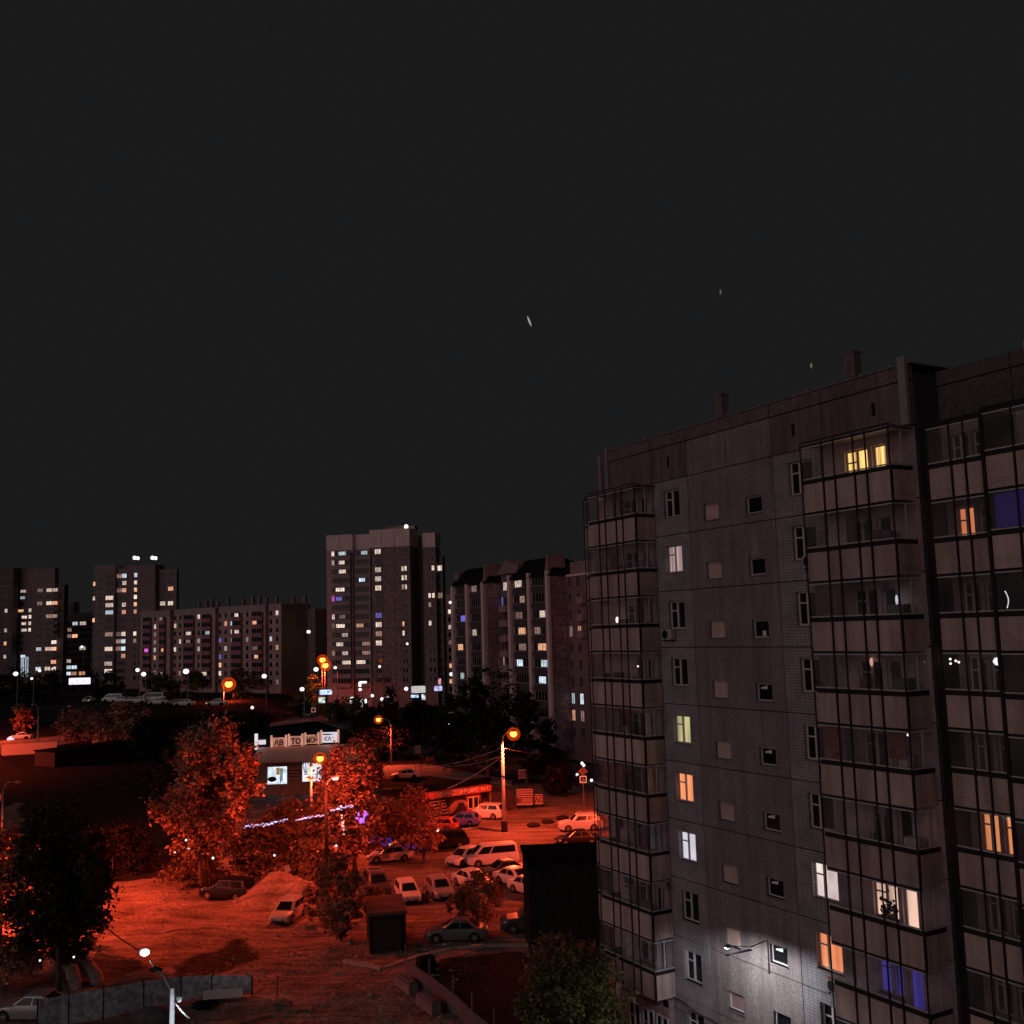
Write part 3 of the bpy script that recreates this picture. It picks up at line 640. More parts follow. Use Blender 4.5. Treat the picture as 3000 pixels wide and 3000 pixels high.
cols = [(xx(976), .95, 2), ((xq0+xq1)/2, xq1-xq0, 6, .88), ((xa+xb)/2+.15, xb-xa-.5, 7, -.25), (xx(1109), 2.0, 3, .3)]
lits = c2([(163,266,'W'),(237,262,'C'),(330,262,'C'),(449,252,'W'),(157,331,'W'),(235,320,'W'),(240,382,'W'),(449,368,'W'),(350,430,'C'),(449,426,'W'),(235,493,'W'),(449,487,'W'),
 (163,556,'P'),(235,554,'B'),(452,664,'B'),(163,675,'W'),(238,672,'D'),(163,733,'D'),(238,730,'W'),(345,727,'O'),(452,724,'W'),(238,788,'W'),(205,845,'D'),(240,845,'W'),(238,906,'W'),
 (165,906,'D'),(340,905,'D'),(240,967,'W'),(335,965,'W'),(452,787,'D'),(450,838,'W'),(340,848,'D')])
grid(tw, F, 0, cols, rowsT, lits, 1.45)
lr = c2([(603,364,'W'),(622,364,'W'),(603,422,'W'),(622,422,'W'),(603,482,'D'),(622,490,'W'),(605,718,'O'),(605,778,'W')])
grid(tw, F, -.3, [(xx(1181), .75, 1), (xx(1190), .75, 1)], rowsT, lr, 1.4)
grid(tw, F, 7, [(xx(1210, 1700, 7), 3.1, 4)], rowsT, c2([(665,487,'W'),(665,540,'O'),(660,830,'D')]), 1.5)
grid(tw, F, 3, [(xx(1258, 1700, 3), .9, 1), (xx(1269, 1700, 3), .9, 1)], rowsT, c2([(790,375,'W'),(770,546,'W'),(795,546,'W'),(770,600,'D'),(770,727,'W')]), 1.4)
grid(tw, F, 5, [(xx(1288, 1700, 5), 1.7, 3)], rowsT, c2([(832,375,'W'),(835,545,'D')]), 1.6)
# --- long block on the left
E0 = Vector((-135, 375, 0)); ph = math.atan2(331-375, 61); F = Fr(E0.x, E0.y, ph)
lb = thing('apartment_block', 'long ten storey block with reddish balconies and patchwork olive end wall', 'apartment block', F.o, F.phi)
xx = lambda px, py=1850, y=0: F.loc(px, py, y)[0]
zt = F.loc(823, 1768)[1]; x1 = xx(823); x0 = xx(412)
rows = [F.loc(582, 1808)[1]-2.8*k for k in range(10)]
rows = [F.loc(582, 1807)[1]-2.75*k for k in range(10)]
b = MB(); gaps = [(963, 984), (1218, 1238), (1502, 1522)]
edges = [x0]+[xx(g/1.932) for gg in gaps for g in gg]+[x1]
for k in range(4):
    a, e = edges[2*k], edges[2*k+1]; b.box(a, e, 0, 12, 0, zt-1.9, 1).box(a, e, -.05, 12, zt-1.9, zt, 3)
    b.box((a+e)/2-.05, (a+e)/2+.05, -.08, -.052, zt-1.9, zt-.1, 0)
    for z in rows: b.box(a+.05, e-.05, -.02, -.003, z+1.35, z+1.42, 0)
for k in range(3): b.box(edges[2*k+1], edges[2*k+2], 1.5, 11, 0, zt-.5, 2)
b.build('wall', [SEAM, FW2, FW3, mat('far_attic_dim', (.40, .31, .30), .9, .1, .3)], lb)
ew = MB(); ew.box(x1, x1+.3, .02, 12.6, 0, zt-.3, 0)
for y0_, y1_, z0_, z1_ in ((.5, 6, zt-21, zt-3), (6, 9, zt-21, zt-9.5), (9, 12, zt-26, zt-12), (4.5, 9, zt-26, zt-21)): ew.box(x1+.3, x1+.33, y0_, y1_, z0_, z1_, 1)
ew.build('end_wall', [FW3, OLIVE], lb)
w2_ = MB().box(x1+.3, x1+4, 11, 24, 0, zt-1.8); w2_.build('wing', FW3, lb)
ch = MB()
for px in (1067, 1110, 1140, 1175, 1232, 1318, 1372, 1408, 1450, 1507, 1602, 1667):
    x = xx(px/1.932); MB().box(x-.45, x+.45, 4, 5, zt, zt+(2.4 if px % 4 else 3.2)).build('chimney', FW3, lb)
P1 = lambda *a: [(xx(p/1.932), wd, n, *r) for p, wd, n, *r in a]
bal = [(838, 4.4), (925, 3.3), (1075, 5.4), (1175, 4.6), (1348, 4.4), (1462, 5.0)]
nb = 0
for p, wd in bal:
    x = xx(p/1.932)
    for z in rows[:9]:
        MB().box(x-wd/2, x+wd/2, -.8, 0, z-2.05, z-.85).build('balcony', REDP, lb)
cols = P1((818, 1.1, 2), (878, 1.2, 2), (905, 1.0, 1), (992, 1.3, 2), (1020, 1.1, 1), (1046, 1.1, 1), (1125, 1.3, 2), (1153, 1.2, 2), (1247, 1.3, 2), (1278, 1.3, 2), (1313, 1.3, 2), (1400, 1.2, 1), (1433, 1.3, 2), (1534, 1.2, 1), (1569, 1.3, 2))
cols += [(xx(p/1.932), wd-.3, 4, .75) for p, wd in bal]
lits = c1([(878,552,'W'),(938,490,'D'),(878,597,'D'),(877,641,'D'),(820,500,'W'),(835,684,'P'),(877,685,'W'),(900,685,'O'),(938,685,'O'),(804,730,'O'),(877,728,'D'),(992,549,'W'),(1046,548,'D'),(1125,497,'W'),(1155,490,'D'),
 (1088,587,'W'),(1187,583,'C'),(1020,640,'W'),(1046,635,'W'),(1125,634,'W'),(1153,632,'D'),(1080,632,'D'),(992,684,'W'),(1125,681,'W'),(1278,536,'O'),(1313,537,'C'),(1350,482,'W'),(1433,480,'W'),(1474,527,'O'),(1313,582,'W'),(1359,579,'W'),
 (1433,578,'W'),(1313,634,'D'),(1400,634,'D'),(1245,630,'B'),(1278,677,'W'),(1433,674,'W'),(1474,674,'D'),(1247,725,'B'),(1474,721,'O'),(1247,772,'O'),(1247,818,'W'),(1358,822,'W'),(1569,476,'W'),(1534,632,'C'),(1569,673,'O'),
 (1183,818,'W'),(1153,768,'D'),(875,818,'W'),(900,818,'W'),(1020,818,'D'),(877,740,'O'),(1560,870,'D'),(935,818,'W')])
grid(lb, F, 0, cols, rows[:9], lits, 1.45)
# --- tower behind its left end
ox, oy = origin(272, 400); F = Fr(ox, oy, R(-8)); xx = lambda px, py=1800, y=0: F.loc(px, py, y)[0]
t2 = thing('apartment_tower', 'dark tower behind the long block with two bright lamps on its roof', 'apartment tower', F.o, F.phi)
zt = F.loc(300, 1655)[1]; b = MB(); xa, xb, xc, xd = xx(335), xx(372), xx(455), xx(511)
b.box(0, xa, 0, 7, 0, zt, 1).box(xa, xb, 1, 7, 0, zt-1.6, 2).box(xb, xc, -.5, 7, 0, zt-.6, 2).box(xc, xd, 1.5, 3.5, 0, zt-2.6, 2)
rows = [F.loc(320, 1688)[1]-2.8*k for k in range(15)]
for z in rows: b.box(.1, xa-.1, -.02, -.003, z+1.4, z+1.46, 0)
b.build('wall', [SEAM, mat('far_wall_grey', (.30, .23, .23), .9, .1, .3), FW3], t2)
for px in (398, 450):
    x, z = F.loc(px, 1634); MB().tube([(x, 0, zt-.7), (x, 0, z)], .1, 6).ball((x-.5, 0, z), .75, 8, 1).ball((x+.8, 0, z-.2), .7, 8, 1).build('roof_lamp', [DARK, MC['roof_lamp_glow']], t2)
MB().box(xx(285), xx(285)+.3, -.15, -.03, 8, zt-5).build('downpipe', FW1, t2)
lad = MB()
for k in range(12): lad.box(xx(278), xx(298), -.5, -.03, 10+3.3*k, 10.15+3.3*k)
lad.build('balcony_ladder', FW1, t2)
cols = [(xx(274.5), 1.0, 1), (xx(320), 3.2, 3), (xx(345), 2.2, 2, -1), (xx(359), 1.7, 2, -1), (xx(398), 1.3, 1, .5), (xx(411), .8, 1, .5), (xx(471), 2.2, 2, -1.5), (xx(494), 2.2, 2, -1.5)]
lits = c1([(530,320,'O'),(527,402,'W'),(525,525,'O'),(617,393,'W'),(613,437,'W'),(614,478,'C'),(617,600,'D'),(618,683,'W'),(616,768,'W'),(617,810,'W'),(692,267,'C'),(697,310,'W'),(692,350,'O'),(694,433,'W'),(692,473,'O'),(688,600,'W'),(685,640,'C'),(687,682,'C'),(685,725,'O'),
 (773,268,'C'),(770,312,'W'),(769,352,'O'),(769,394,'W'),(769,435,'O'),(768,475,'O'),(766,598,'W'),(765,640,'D'),(955,320,'O'),(912,402,'W'),(955,400,'W'),(660,268,'D'),(660,350,'D'),(660,600,'D'),(660,640,'D'),(660,682,'D')])
grid(t2, F, 0, cols, rows, lits, 1.5)
# --- leftmost tower
ox, oy = origin(52, 440); F = Fr(ox, oy, R(-8)); xx = lambda px, py=1800, y=0: F.loc(px, py, y)[0]
t3 = thing('apartment_tower', 'leftmost dark tower cut by the left edge with a lit stairwell strip', 'apartment tower', F.o, F.phi)
zt = F.loc(100, 1667)[1]; b = MB(); xl_, xa, xb = xx(-70), xx(158), xx(181)
b.box(xl_, 0, -4, 7, 0, zt+.6, 2).box(0, xa, 0, 3, 0, zt, 1).box(xa, xb, 1.5, 4.5, 0, zt-7, 2)
for k in range(13): b.box(xl_, -.2, -4.03, -4, 4+3.9*k, 4.15+3.9*k, 0)
b.build('wall', [FW2, FW3, mat('far_wall_darkest', (.16, .12, .125), .9, .1, .3)], t3)
rows = [F.loc(60, 1732)[1]-2.75*k for k in range(14)]
cols = [(xx(35), 1.3, 1, 4), (xx(65), 4.6, 4), (xx(88), 1.3, 1), (xx(116), 2.4, 2), (xx(143), 2.6, 2), (xx(160), 2.4, 2)]
lits = c1([(125,350,'W'),(125,387,'C'),(122,461,'O'),(110,490,'W'),(120,538,'W'),(110,577,'W'),(70,462,'W'),(66,577,'W'),(62,652,'O'),(60,728,'W'),(170,462,'W'),(175,495,'W'),(168,537,'W'),(167,575,'W'),(277,315,'W'),(312,350,'W'),(275,427,'W'),(311,427,'O'),(231,427,'D'),(222,315,'D'),
 (302,648,'W'),(268,685,'W'),(302,685,'O'),(215,690,'C'),(305,758,'O'),(254,798,'W'),(302,798,'W'),(203,800,'C'),(100,730,'C'),(222,350,'D'),(275,500,'D'),(310,500,'D'),(125,272,'D')])
grid(t3, F, 0, cols, rows, lits, 1.45)
ss = MB()
for k, px in enumerate((68, 73, 80, 86)):
    x = xx(px); z1_, z0_ = F.loc(px, 1924)[1], F.loc(px, 1982)[1]; ss.box(x-.25, x+.25, -.3, -.15, z0_, z1_)
ss.build('stairwell_strip', lit('pale_strip', (.62, .76, .85), .5, .3, 2), t3)
# --- small blocks between and behind
def back_block(px0, px1, Y, ytop, phi, label, wallm, cols, rowpy, sp, lits, nrow, top2=None):
    ox, oy = origin(px0, Y); F = Fr(ox, oy, R(phi)); t = thing('apartment_block', label, 'apartment block', F.o, F.phi)
    zt = F.loc(px0, ytop)[1]; x1 = F.loc(px1, ytop)[0]; b = MB().box(0, x1, 0, 12, 0, zt)
    if top2: b.box(F.loc(top2[0], ytop)[0], F.loc(top2[1], ytop)[0], 1, 6, zt, F.loc(px0, top2[2])[1])
    b.build('wall', wallm, t); rows = [F.loc(px0, rowpy)[1]-sp*k for k in range(nrow)]
    grid(t, F, 0, [(F.loc(p, rowpy)[0], wd, n) for p, wd, n in cols], rows, lits, 1.5)
    return t, F
back_block(180, 268, 470, 1797, -6, 'dim block standing between the two left towers', FW3, [(200, 3.4, 3), (220, 2.6, 2), (243, 3, 2), (261, 1.6, 1)], 1828, 2.8,
    c1([(425,537,'C'),(472,537,'W'),(387,568,'D'),(385,610,'D'),(425,610,'O'),(468,682,'W'),(381,755,'W'),(373,795,'C'),(405,795,'C'),(378,828,'C'),(418,828,'O'),(466,826,'O')]), 13, (186, 212, 1764))
back_block(923, 957, 430, 1838, -10, 'narrow far block with bright windows left of the middle tower', FW3, [(932, 1.8, 1), (941, 1.8, 1)], 1856, 2.75,
    c6([(572,42,'W'),(525,130,'W'),(583,135,'W'),(525,245,'W'),(585,245,'W'),(570,345,'W'),(520,460,'W')])+[(934,1921,'O'),(941,1935,'W')], 12)
back_block(1284, 1328, 380, 1748, -12, 'far block glimpsed between the middle tower and the gabled block', FW2, [(1300, 1.5, 2), (1321, 2.2, 2)], 1793, 2.8,
    c2([(860,630,'W'),(905,630,'W'),(860,680,'W'),(907,727,'W'),(910,830,'D'),(863,870,'W'),(905,955,'O'),(905,1045,'O'),(865,1065,'W'),(880,960,'D'),(880,1000,'O'),(870,980,'O')]), 11, (1302, 1318, 1742))
# --- gabled ten storey block behind the near block
DB = 90.8; UB = 188.0
F = Fr(math.cos(AR)*DB-math.sin(AR)*UB, math.sin(AR)*DB+math.cos(AR)*UB, AR-math.pi/2)
gb_ = thing('apartment_block', 'ten storey block with gabled attic and tall white pillars behind the parking lot', 'apartment block', F.o, F.phi)
xx = lambda px, py=1800, y=0: F.loc(px, py, y)[0]
x1, x2, x3 = xx(1428), xx(1498), xx(1613); zE = 31.0
b = MB()
b.box(0, x1, 0, 14, 0, zE, 1).box(x1+.01, x2, 3, 14, 0, zE+1.5, 2).box(x2+.01, x3, 0, 14, 0, zE, 1).box(x3+.01, x3+16, 3.5, 14, 0, zE-.3, 2)
b.box(x3+.01, x3+16, 3.2, 14, zE-.3, zE+.1, 3).box(x3+.3, x3+16, 4, 14, zE+.1, zE+2.2, 1)
for k in range(10):
    z = 30.9-2.8*k
    b.box(.1, x1-.1, -.02, -.003, z-.04, z+.04, 0).box(x2+.1, x3-.1, -.02, -.003, z-.04, z+.04, 0)
    b.box(x1+.003, x1+.02, .1, 2.9, z-.03, z+.03, 0).box(x3+.013, x3+.04, .1, 3.4, z-.03, z+.03, 0)
b.build('wall', [SEAM, mat('gable_wall', (.33, .22, .22), .9, .1, .3, fine=2), mat('gable_recess', (.26, .16, .165), .9, .1, .3), FTOP], gb_)
rb = MB()
for a, e in ((0, x1), (x2, x3)):
    rb.add([(a-.3, -.6, zE), (e+.3, -.6, zE), (e-.4, 2.4, zE+3.4), (a+1.6, 2.4, zE+3.4), (a-.3, 12, zE), (e+.3, 12, zE)], [(0, 1, 2, 3), (1, 5, 2), (0, 3, 4), (3, 2, 5, 4), (0, 4, 5, 1)])
rb.build('roof', ROOFD, gb_)
for a, e in ((0, x1), (x2, x3)):
    eb = MB().prism([(e-1.2, zE), (e+.02, zE), (e+.02, zE+3.6), (e-.3, zE+3.6)], -.3, 3.2)
    MB().prism([(a, zE), (a+1.0, zE), (a+2.0, zE+2.7), (a, zE+2.7)], .5, 3.2).build('attic_wall', mat('gable_attic', (.34, .22, .22), .9, .1, .3), gb_)
    eb.build('attic_wall', mat('gable_attic', (.34, .22, .22), .9, .1, .3), gb_)
xm = xx(1493, 1700, 3); MB().prism([(x1, zE+1.5), (x2+1.4, zE+1.5), (xm, F.loc(1493, 1640, 3)[1])], 2.2, 9).build('gable', mat('gable_attic', (.34, .22, .22)), gb_)
for px in (1331, 1373, 1420, 1498, 1556, 1611):
    x = xx(px); MB().box(x-.45, x+.45, -.55, -.05, 0, zE+(.2 if px < 1450 else .8)).build('pillar', FTOP, gb_)
rows = [F.loc(1352, 1728)[1]-2.8*k for k in range(10)]
cols = [(xx(1352), 4.0, 5), (xx(1397), 4.4, 5), (xx(1527), 4.6, 5), (xx(1584), 5.0, 5)]
for cx_, wd, n in cols[:]:
    for z in rows[:9]: MB().box(cx_-wd/2, cx_+wd/2, -.35, -.02, z-1.9, z-.85).build('balcony', mat('gable_balcony', (.10, .07, .075), .8), gb_)
lits = c2([(985,675,'B'),(1090,480,'D'),(1065,765,'O'),(1095,765,'W'),(985,865,'O'),(1000,1045,'C'),(1378,455,'W'),(1400,445,'W'),(1385,550,'D'),(1385,650,'D'),(1500,645,'W'),(1390,765,'O'),(1485,745,'D'),(1390,865,'D'),(1490,875,'O'),(1385,965,'C'),(1467,975,'C'),(1467,1065,'C')])
grid(gb_, F, 0, cols, rows, lits, 1.5)
grid(gb_, F, 3, [(xx(1474, 1800, 3), .8, 1), (xx(1485, 1800, 3), 2.6, 3)], rows, c2([(1258,470,'W'),(1212,575,'B'),(1232,960,'D')]), 1.5)
for k in range(1, 7): 
    x = xx(1485, 1800, 3); MB().box(x-1.5, x+1.5, 2.0, 2.98, rows[k]-2.0, rows[k]-.85).build('balcony', mat('pink_balcony', (.42, .27, .27), .8), gb_)
x5, x6 = xx(1672, 1800, 3.5), xx(1697, 1800, 3.5)
grid(gb_, F, 3.5, [(x5, 1.0, 2), (x6, 1.1, 2)], [r-.4 for r in rows], c2([(1655,755,'D'),(1712,752,'O'),(1672,1200,'C'),(1728,1203,'C'),(1678,1305,'O'),(1732,1312,'D')]), 1.7)
for k in range(1, 4): MB().box(xx(1702, 1800, 3.5), xx(1719, 1800, 3.5), 2.6, 3.48, rows[k]-1.5, rows[k]-.3).build('balcony', mat('pink_balcony', (.42, .27, .27), .8), gb_)
MB().box(x3+.05, x3+.3, .2, 3.3, 1.5, 7.5).build('end_light_wash', mat('bluish_light_wash', (.30, .22, .30), .8, .6, .5), gb_)  # bluish light on the foot of this end wall, put into colour
# ------------------------------------------------------------------ street lamps, poles and cables
HALO = bpy.data.materials.new('halo_shell'); HALO.use_nodes = True  # see-through glowing shells stand in for the halo round the lamps
_n = HALO.node_tree.nodes; _l = HALO.node_tree.links; _n.remove(_n['Principled BSDF'])
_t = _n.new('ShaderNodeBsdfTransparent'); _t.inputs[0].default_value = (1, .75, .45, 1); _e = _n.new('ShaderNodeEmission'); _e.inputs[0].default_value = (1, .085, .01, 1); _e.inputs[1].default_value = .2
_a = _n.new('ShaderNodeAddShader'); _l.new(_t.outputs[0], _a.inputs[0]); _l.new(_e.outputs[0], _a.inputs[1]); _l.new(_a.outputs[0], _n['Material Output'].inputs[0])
def street_lamp(base, h, arm, colour, power, label, head_r=.35, kind='single', polem=POLE, lit_=True, r=.13, group='street lamps', es=8, spot=168, lname=None, wide=False, glob=False):
    t = thing('street_lamp', label, 'street lamp', (base[0], base[1], base[2] if len(base) > 2 else 0), 0, group)
    ax, ay, az = arm
    MB().tube([(0, 0, 0), (0, 0, h*.45), (0, 0, h)], [r*1.35, r*1.1, r], 10).build('pole', polem, t, smooth=True)
    if wide: MB().tube([(0, 0, 0), (0, 0, h*.12)], [r*2.1, r*2], 10).tube([(0,0,h*.62),(0,0,h*.64)], [r*1.5, r*1.5], 10).build('collar', DARK, t)
    pts = [(0, 0, h-.2), (ax*.12, ay*.12, h+az*.6), (ax*.5, ay*.5, h+az*.93), (ax, ay, h+az)]
    MB().tube(pts, [r*.6, r*.45, r*.35, r*.3], 8).build('arm', polem, t, smooth=True)
    L = math.hypot(ax, ay) or 1; dx, dy = ax/L, ay/L
    s = head_r
    MB().ball((ax+dx*s, ay+dy*s, h+az+(s*.45 if lit_ else 0)), s*(.8 if lit_ else 1), 10, 0, (1.3, 1.3, .5)).build('lamp_housing', DARK if lit_ else METAL, t, smooth=True)
    em = lit(lname or ('sodium_bulb' if colour[1] < .5 else 'led_bulb2'), (1, .31, .07) if colour[1] < .5 else (.85, .93, 1), es, 0) if lit_ else mat('lamp_glass_off', (.4, .4, .4), .3)
    if lit_:
        MB().ball((ax+dx*s, ay+dy*s, h+az-s*.5), s*1.05, 14, 0, (1, 1, .9)).build('bulb', em, t, smooth=True)
        if colour[1] < .5: MB().ball((ax+dx*s, ay+dy*s, h+az-s*.55), s*2.1, 18, 0, (1, 1, .95)).build('halo_ball', HALO, t, smooth=True)  # halo round the bulb, added as a glowing ball
    else: MB().ball((ax+dx*s, ay+dy*s, h+az-s*.35), s*.8, 10, 0, (1.1, 1.1, .5)).build('bulb', em, t, smooth=True)
    if lit_ and power: lamp('POINT' if glob else 'SPOT', (ax+dx*s, ay+dy*s, h+az-s*2.3-.1), power, colour, t, .15, spot, aim=(dx*.001, dy*.001, -1), blend=.2)
    return t
def by_px(bx, by, tx, ty, extra=0):
    g = G(bx, by); top = AT(tx, ty, g.y+extra); return g, top.z, (top.x-g.x, top.y-g.y, 0)
SL = 'sodium lamps lighting the yards'
g, z, a = by_px(1478, 2437, 1492, 2143); street_lamp(g, z-1.3, (1.0, -.8, 1.3), SODIUM, 12500, 'glowing orange lamp on the tall concrete pole beside the parking lot', .36, es=7, wide=True, r=.17, group=SL)
P1_ = (g, z)
g, z, a = by_px(1147, 2246, 1119, 2105); street_lamp(g, z-1.2, (-1.7, 0, 1.2), SODIUM, 7000, 'glowing orange lamp with cable strung to it behind the round red tree', .36, es=7, group=SL, r=.12)
g, z, a = by_px(912, 2480, 928, 2217); street_lamp(g, z-.6, (.7, -.2, .6), SODIUM, 9000, 'glowing orange lamp in front of the car wash shop windows', .34, es=7, r=.12, group=SL)
P3_ = (g, z)
g = AT(655, 2062, 300); g.z = 0; z = AT(662, 1999, 300).z; street_lamp(g, z-.8, (.8, -.4, .8), SODIUM, 7000, 'far orange lamp in front of the long block', 1.0, es=7, group=SL)
for (bx, by, tx, ty, nm) in ((944, 2015, 944, 1929, 'far orange lamp left of the middle tower, taller of two'), (952, 2015, 955, 1945, 'far orange lamp left of the middle tower, lower of two')):
    g = AT(bx, by, 300); g.z = 0; z = AT(tx, ty, 300).z; street_lamp(g, z-.6, (.1, -.3, .6), SODIUM, 2600, nm, .8, es=7, group=SL, r=.16)
# yard lamps: behind the dark tree at left, and past the corner of the near block
street_lamp((-44, 85), 9.0, (1.4, -.5, .7), SODIUM, 27000, 'sodium lamp of the yard just beyond the left edge', .34, es=7, group=SL)
street_lamp((-127, 238), 9.5, (1.6, -.3, .8), SODIUM, 22000, 'sodium lamp of the upper left road beyond the left edge', .5, es=7, group=SL)
street_lamp((-110, 186), 9.5, (1.2, .6, .8), SODIUM, 30000, 'sodium lamp of the left road beyond the left edge', .5, es=7, group=SL)
street_lamp((17, 94), 9.2, (-1.4, -.2, .8), SODIUM, 23000, 'sodium lamp past the far corner of the near block', .34, es=7, group=SL)
# lamps with dark heads; the two armed one still gives sodium light
g, z, a = by_px(957, 2620, 955, 2285); t = street_lamp(g, z-.4, (-1.2, 0, .6), SODIUM, 0, 'dark two armed street lamp standing before the red lit trees', .26, polem=BROWN, lit_=False, r=.14, group=None)
MB().tube([(0, 0, z-.6), (.2, 0, z-.1), (.55, 0, z+.2)], .05, 8).build('arm', METAL, t)
MB().ball((.8, 0, z+.25), .3, 8, 0, (1.3, 1, .5)).build('lamp_housing', METAL, t); MB().ball((.8, -.05, z+.12), .24, 8, 0, (1.3, 1, .7)).build('bulb', lit('pale_bulb', (.8, .85, 1), .8, .3), t)
lamp('POINT', (1.6, -.9, z-.2), 1700, SODIUM, t, .2); lamp('POINT', (-2.2, -.9, z-.2), 2100, SODIUM, t, .2)
UNL = 'unlit street lamps'
g, z, a = by_px(110, 2196, 105, 2064); street_lamp(g, z-2.6, (-.8, 0, 2.6), SODIUM, 0, 'unlit lamp on concrete pole by the red lit road at left', .35, lit_=False, r=.16, group=UNL)
g, z, a = by_px(2, 2560, 34, 2288); street_lamp(g, z-1.0, (1.4, -.4, 1.0), SODIUM, 0, 'unlit lamp on curved pole at the left edge', .26, lit_=False, r=.08, group=UNL)
# lit white lamp close to the camera, with wires
mp_ = AT(505, 2895, 38); 
t = thing('street_lamp', 'bright white lamp on a bracket of the near white lit pole', 'street lamp', (mp_.x, mp_.y, 0))
hd = AT(424, 2790, 40.5)-Vector((mp_.x, mp_.y, 0)); zt_ = mp_.z
MB().tube([(0, 0, 0), (0, 0, zt_)], [.14, .085], 10).build('pole', mat('whitewashed_pole', (.8, .78, .8), .7, .2, 2), t, smooth=True)
e1 = AT(462, 2845, 39)-Vector((mp_.x, mp_.y, 0))
MB().tube([(0, 0, zt_-.15), (e1.x*.6, e1.y*.6, zt_+.25), tuple(e1)], .045, 8).build('arm', METAL, t)
MB().tube([tuple(e1), tuple(e1*.35+hd*.65)], .02, 6).build('arm_tip', DARK, t)
MB().ball(tuple(e1+Vector((-.1, .1, .02))), .14, 8, 0, (2.0, 1, .7)).build('coupling', DARK, t)
MB().ball(tuple(hd), .13, 10, 0, (1.5, 1.1, 1)).build('bulb', lit('near_led', (.82, .9, 1), 1.6, .2), t, smooth=True)
lamp('POINT', tuple(hd+Vector((0, -.1, -.42))), 170, LED, t, .1)
MB().box(-.3, -.1, -.25, .1, zt_-1.9, zt_-1.55).tube([(0, -.1, zt_-1.8), (-.25, -.3, zt_-2.3)], .05, 6).ball((.28, -.1, zt_-.35), .11, 8).build('insulator', mat('white_porcelain', (.8, .8, .85), .4), t)
lamp('POINT', (.4, -1.2, zt_-.6), 55, LED, t, .1)  # added light beside the pole, only there to brighten it
def cable(pts, r, label, m_=None, sag=0, group='overhead cables'):
    b = MB(); a, e = Vector(pts[0]), Vector(pts[-1]); P = []
    for k in range(13):
        q = k/12; p = a.lerp(e, q); p.z -= sag*4*q*(1-q); P.append(p)
    b.tube(P, r, 5); return tag(b.build('overhead_cable', m_ or METAL), label, 'cable', group)
cable([mp_+Vector((.05, 0, -1.9)), AT(380, 3010, 34)], .035, 'white lit wire from the near pole toward the lower left', sag=.05)
cable([mp_+Vector((.1, 0, -.5)), AT(556, 2985, 33.5)], .03, 'short bright wire dropping to the right of the near pole', sag=.02)
cable([AT(418, 2790, 40.5), AT(282, 2690, 52)], .03, 'dark wire from the white lamp up across the bright dirt', DARK, sag=.1)
g, z = P1_; tp = Vector((g.x, g.y, 0))
PW = mat('pale_cable', (.5, .42, .4), .6, .1)
for ty, e, Y_, sg, nm in ((2192, (1235, 2250), 150, .4, 'upper cable from the tall lamp pole toward the street'), (2215, (1310, 2245), 150, .3, 'middle cable from the tall lamp pole toward the street')):
    cable([AT(1470, ty, g.y), AT(*e, Y_)], .035, nm, PW, sag=sg)
cable([AT(1470, 2217, g.y), AT(1312, 2310, 122)], .05, 'slanting cable from the tall lamp pole down to the tyre shop', PW, sag=.25)
cable([AT(1478, 2192, g.y), AT(1600, 2206, 140)], .035, 'cable running right from the tall lamp pole', PW, sag=.2)
cable([AT(1146, 2127, 174), AT(1098, 2196, 150)], .06, 'cable hanging from the pole behind the round red tree', PW, sag=.8)
# far white lamps on poles
WL = 'far white lamps'
for px, py, by, Y_, s_, nm in ((46, 1973, 2040, 300, .9, 'first far white lamp from the left edge'), (116, 1964, 2030, 330, .6, 'small white lamp right of the leftmost tower foot'),
        (545, 1966, 2050, 300, 1.1, 'large white lamp before the long block, nearest its middle'), (403, 1962, 2040, 310, .8, 'white lamp at the left end of the long block, upper of two'),
        (421, 1974, 2050, 300, .9, 'white lamp on visible pole at the left end of the long block'), (774, 1980, 2062, 290, .9, 'white lamp on tall pole near the right end of the long block'),
        (926, 1960, 2040, 290, .9, 'white lamp above the yellow green tree'), (885, 2018, 2060, 280, .8, 'white lamp low behind the crossing, left of the blue shop sign'),
        (982, 1955, 2040, 300, .6, 'white lamp against the lower left windows of the middle tower'), (1323, 1974, 2050, 260, .7, 'white lamp in the gap left of the gabled block'),
        (1055, 2019, 2060, 290, .6, 'white lamp at the foot of the middle tower'), (93, 1987, 2030, 300, .5, 'smallest white lamp under the leftmost tower'),
        (240, 1894, 1990, 420, .7, 'white lamp beside the left edge of the dark tower'), (904, 1850, 1900, 330, .8, 'white lamp beyond the right end of the long block')):
    top = AT(px, py, Y_); g0 = AT(px+3, by, Y_)
    t = thing('street_lamp', nm, 'street lamp', (top.x+.6, top.y, 0), 0, WL)
    MB().tube([(0, 0, 0), (0, 0, top.z-.3)], [.14, .1], 6).build('pole', POLEM, t)
    MB().tube([(0, 0, top.z-.4), (-.6, 0, top.z)], .07, 5).build('arm', POLEM, t)
    MB().ball((-.6, 0, top.z-.1), s_*.8, 10, 0, (1, 1, .85)).build('bulb', lit('far_led', (.92, .9, .95), 1.5, 0), t, smooth=True)
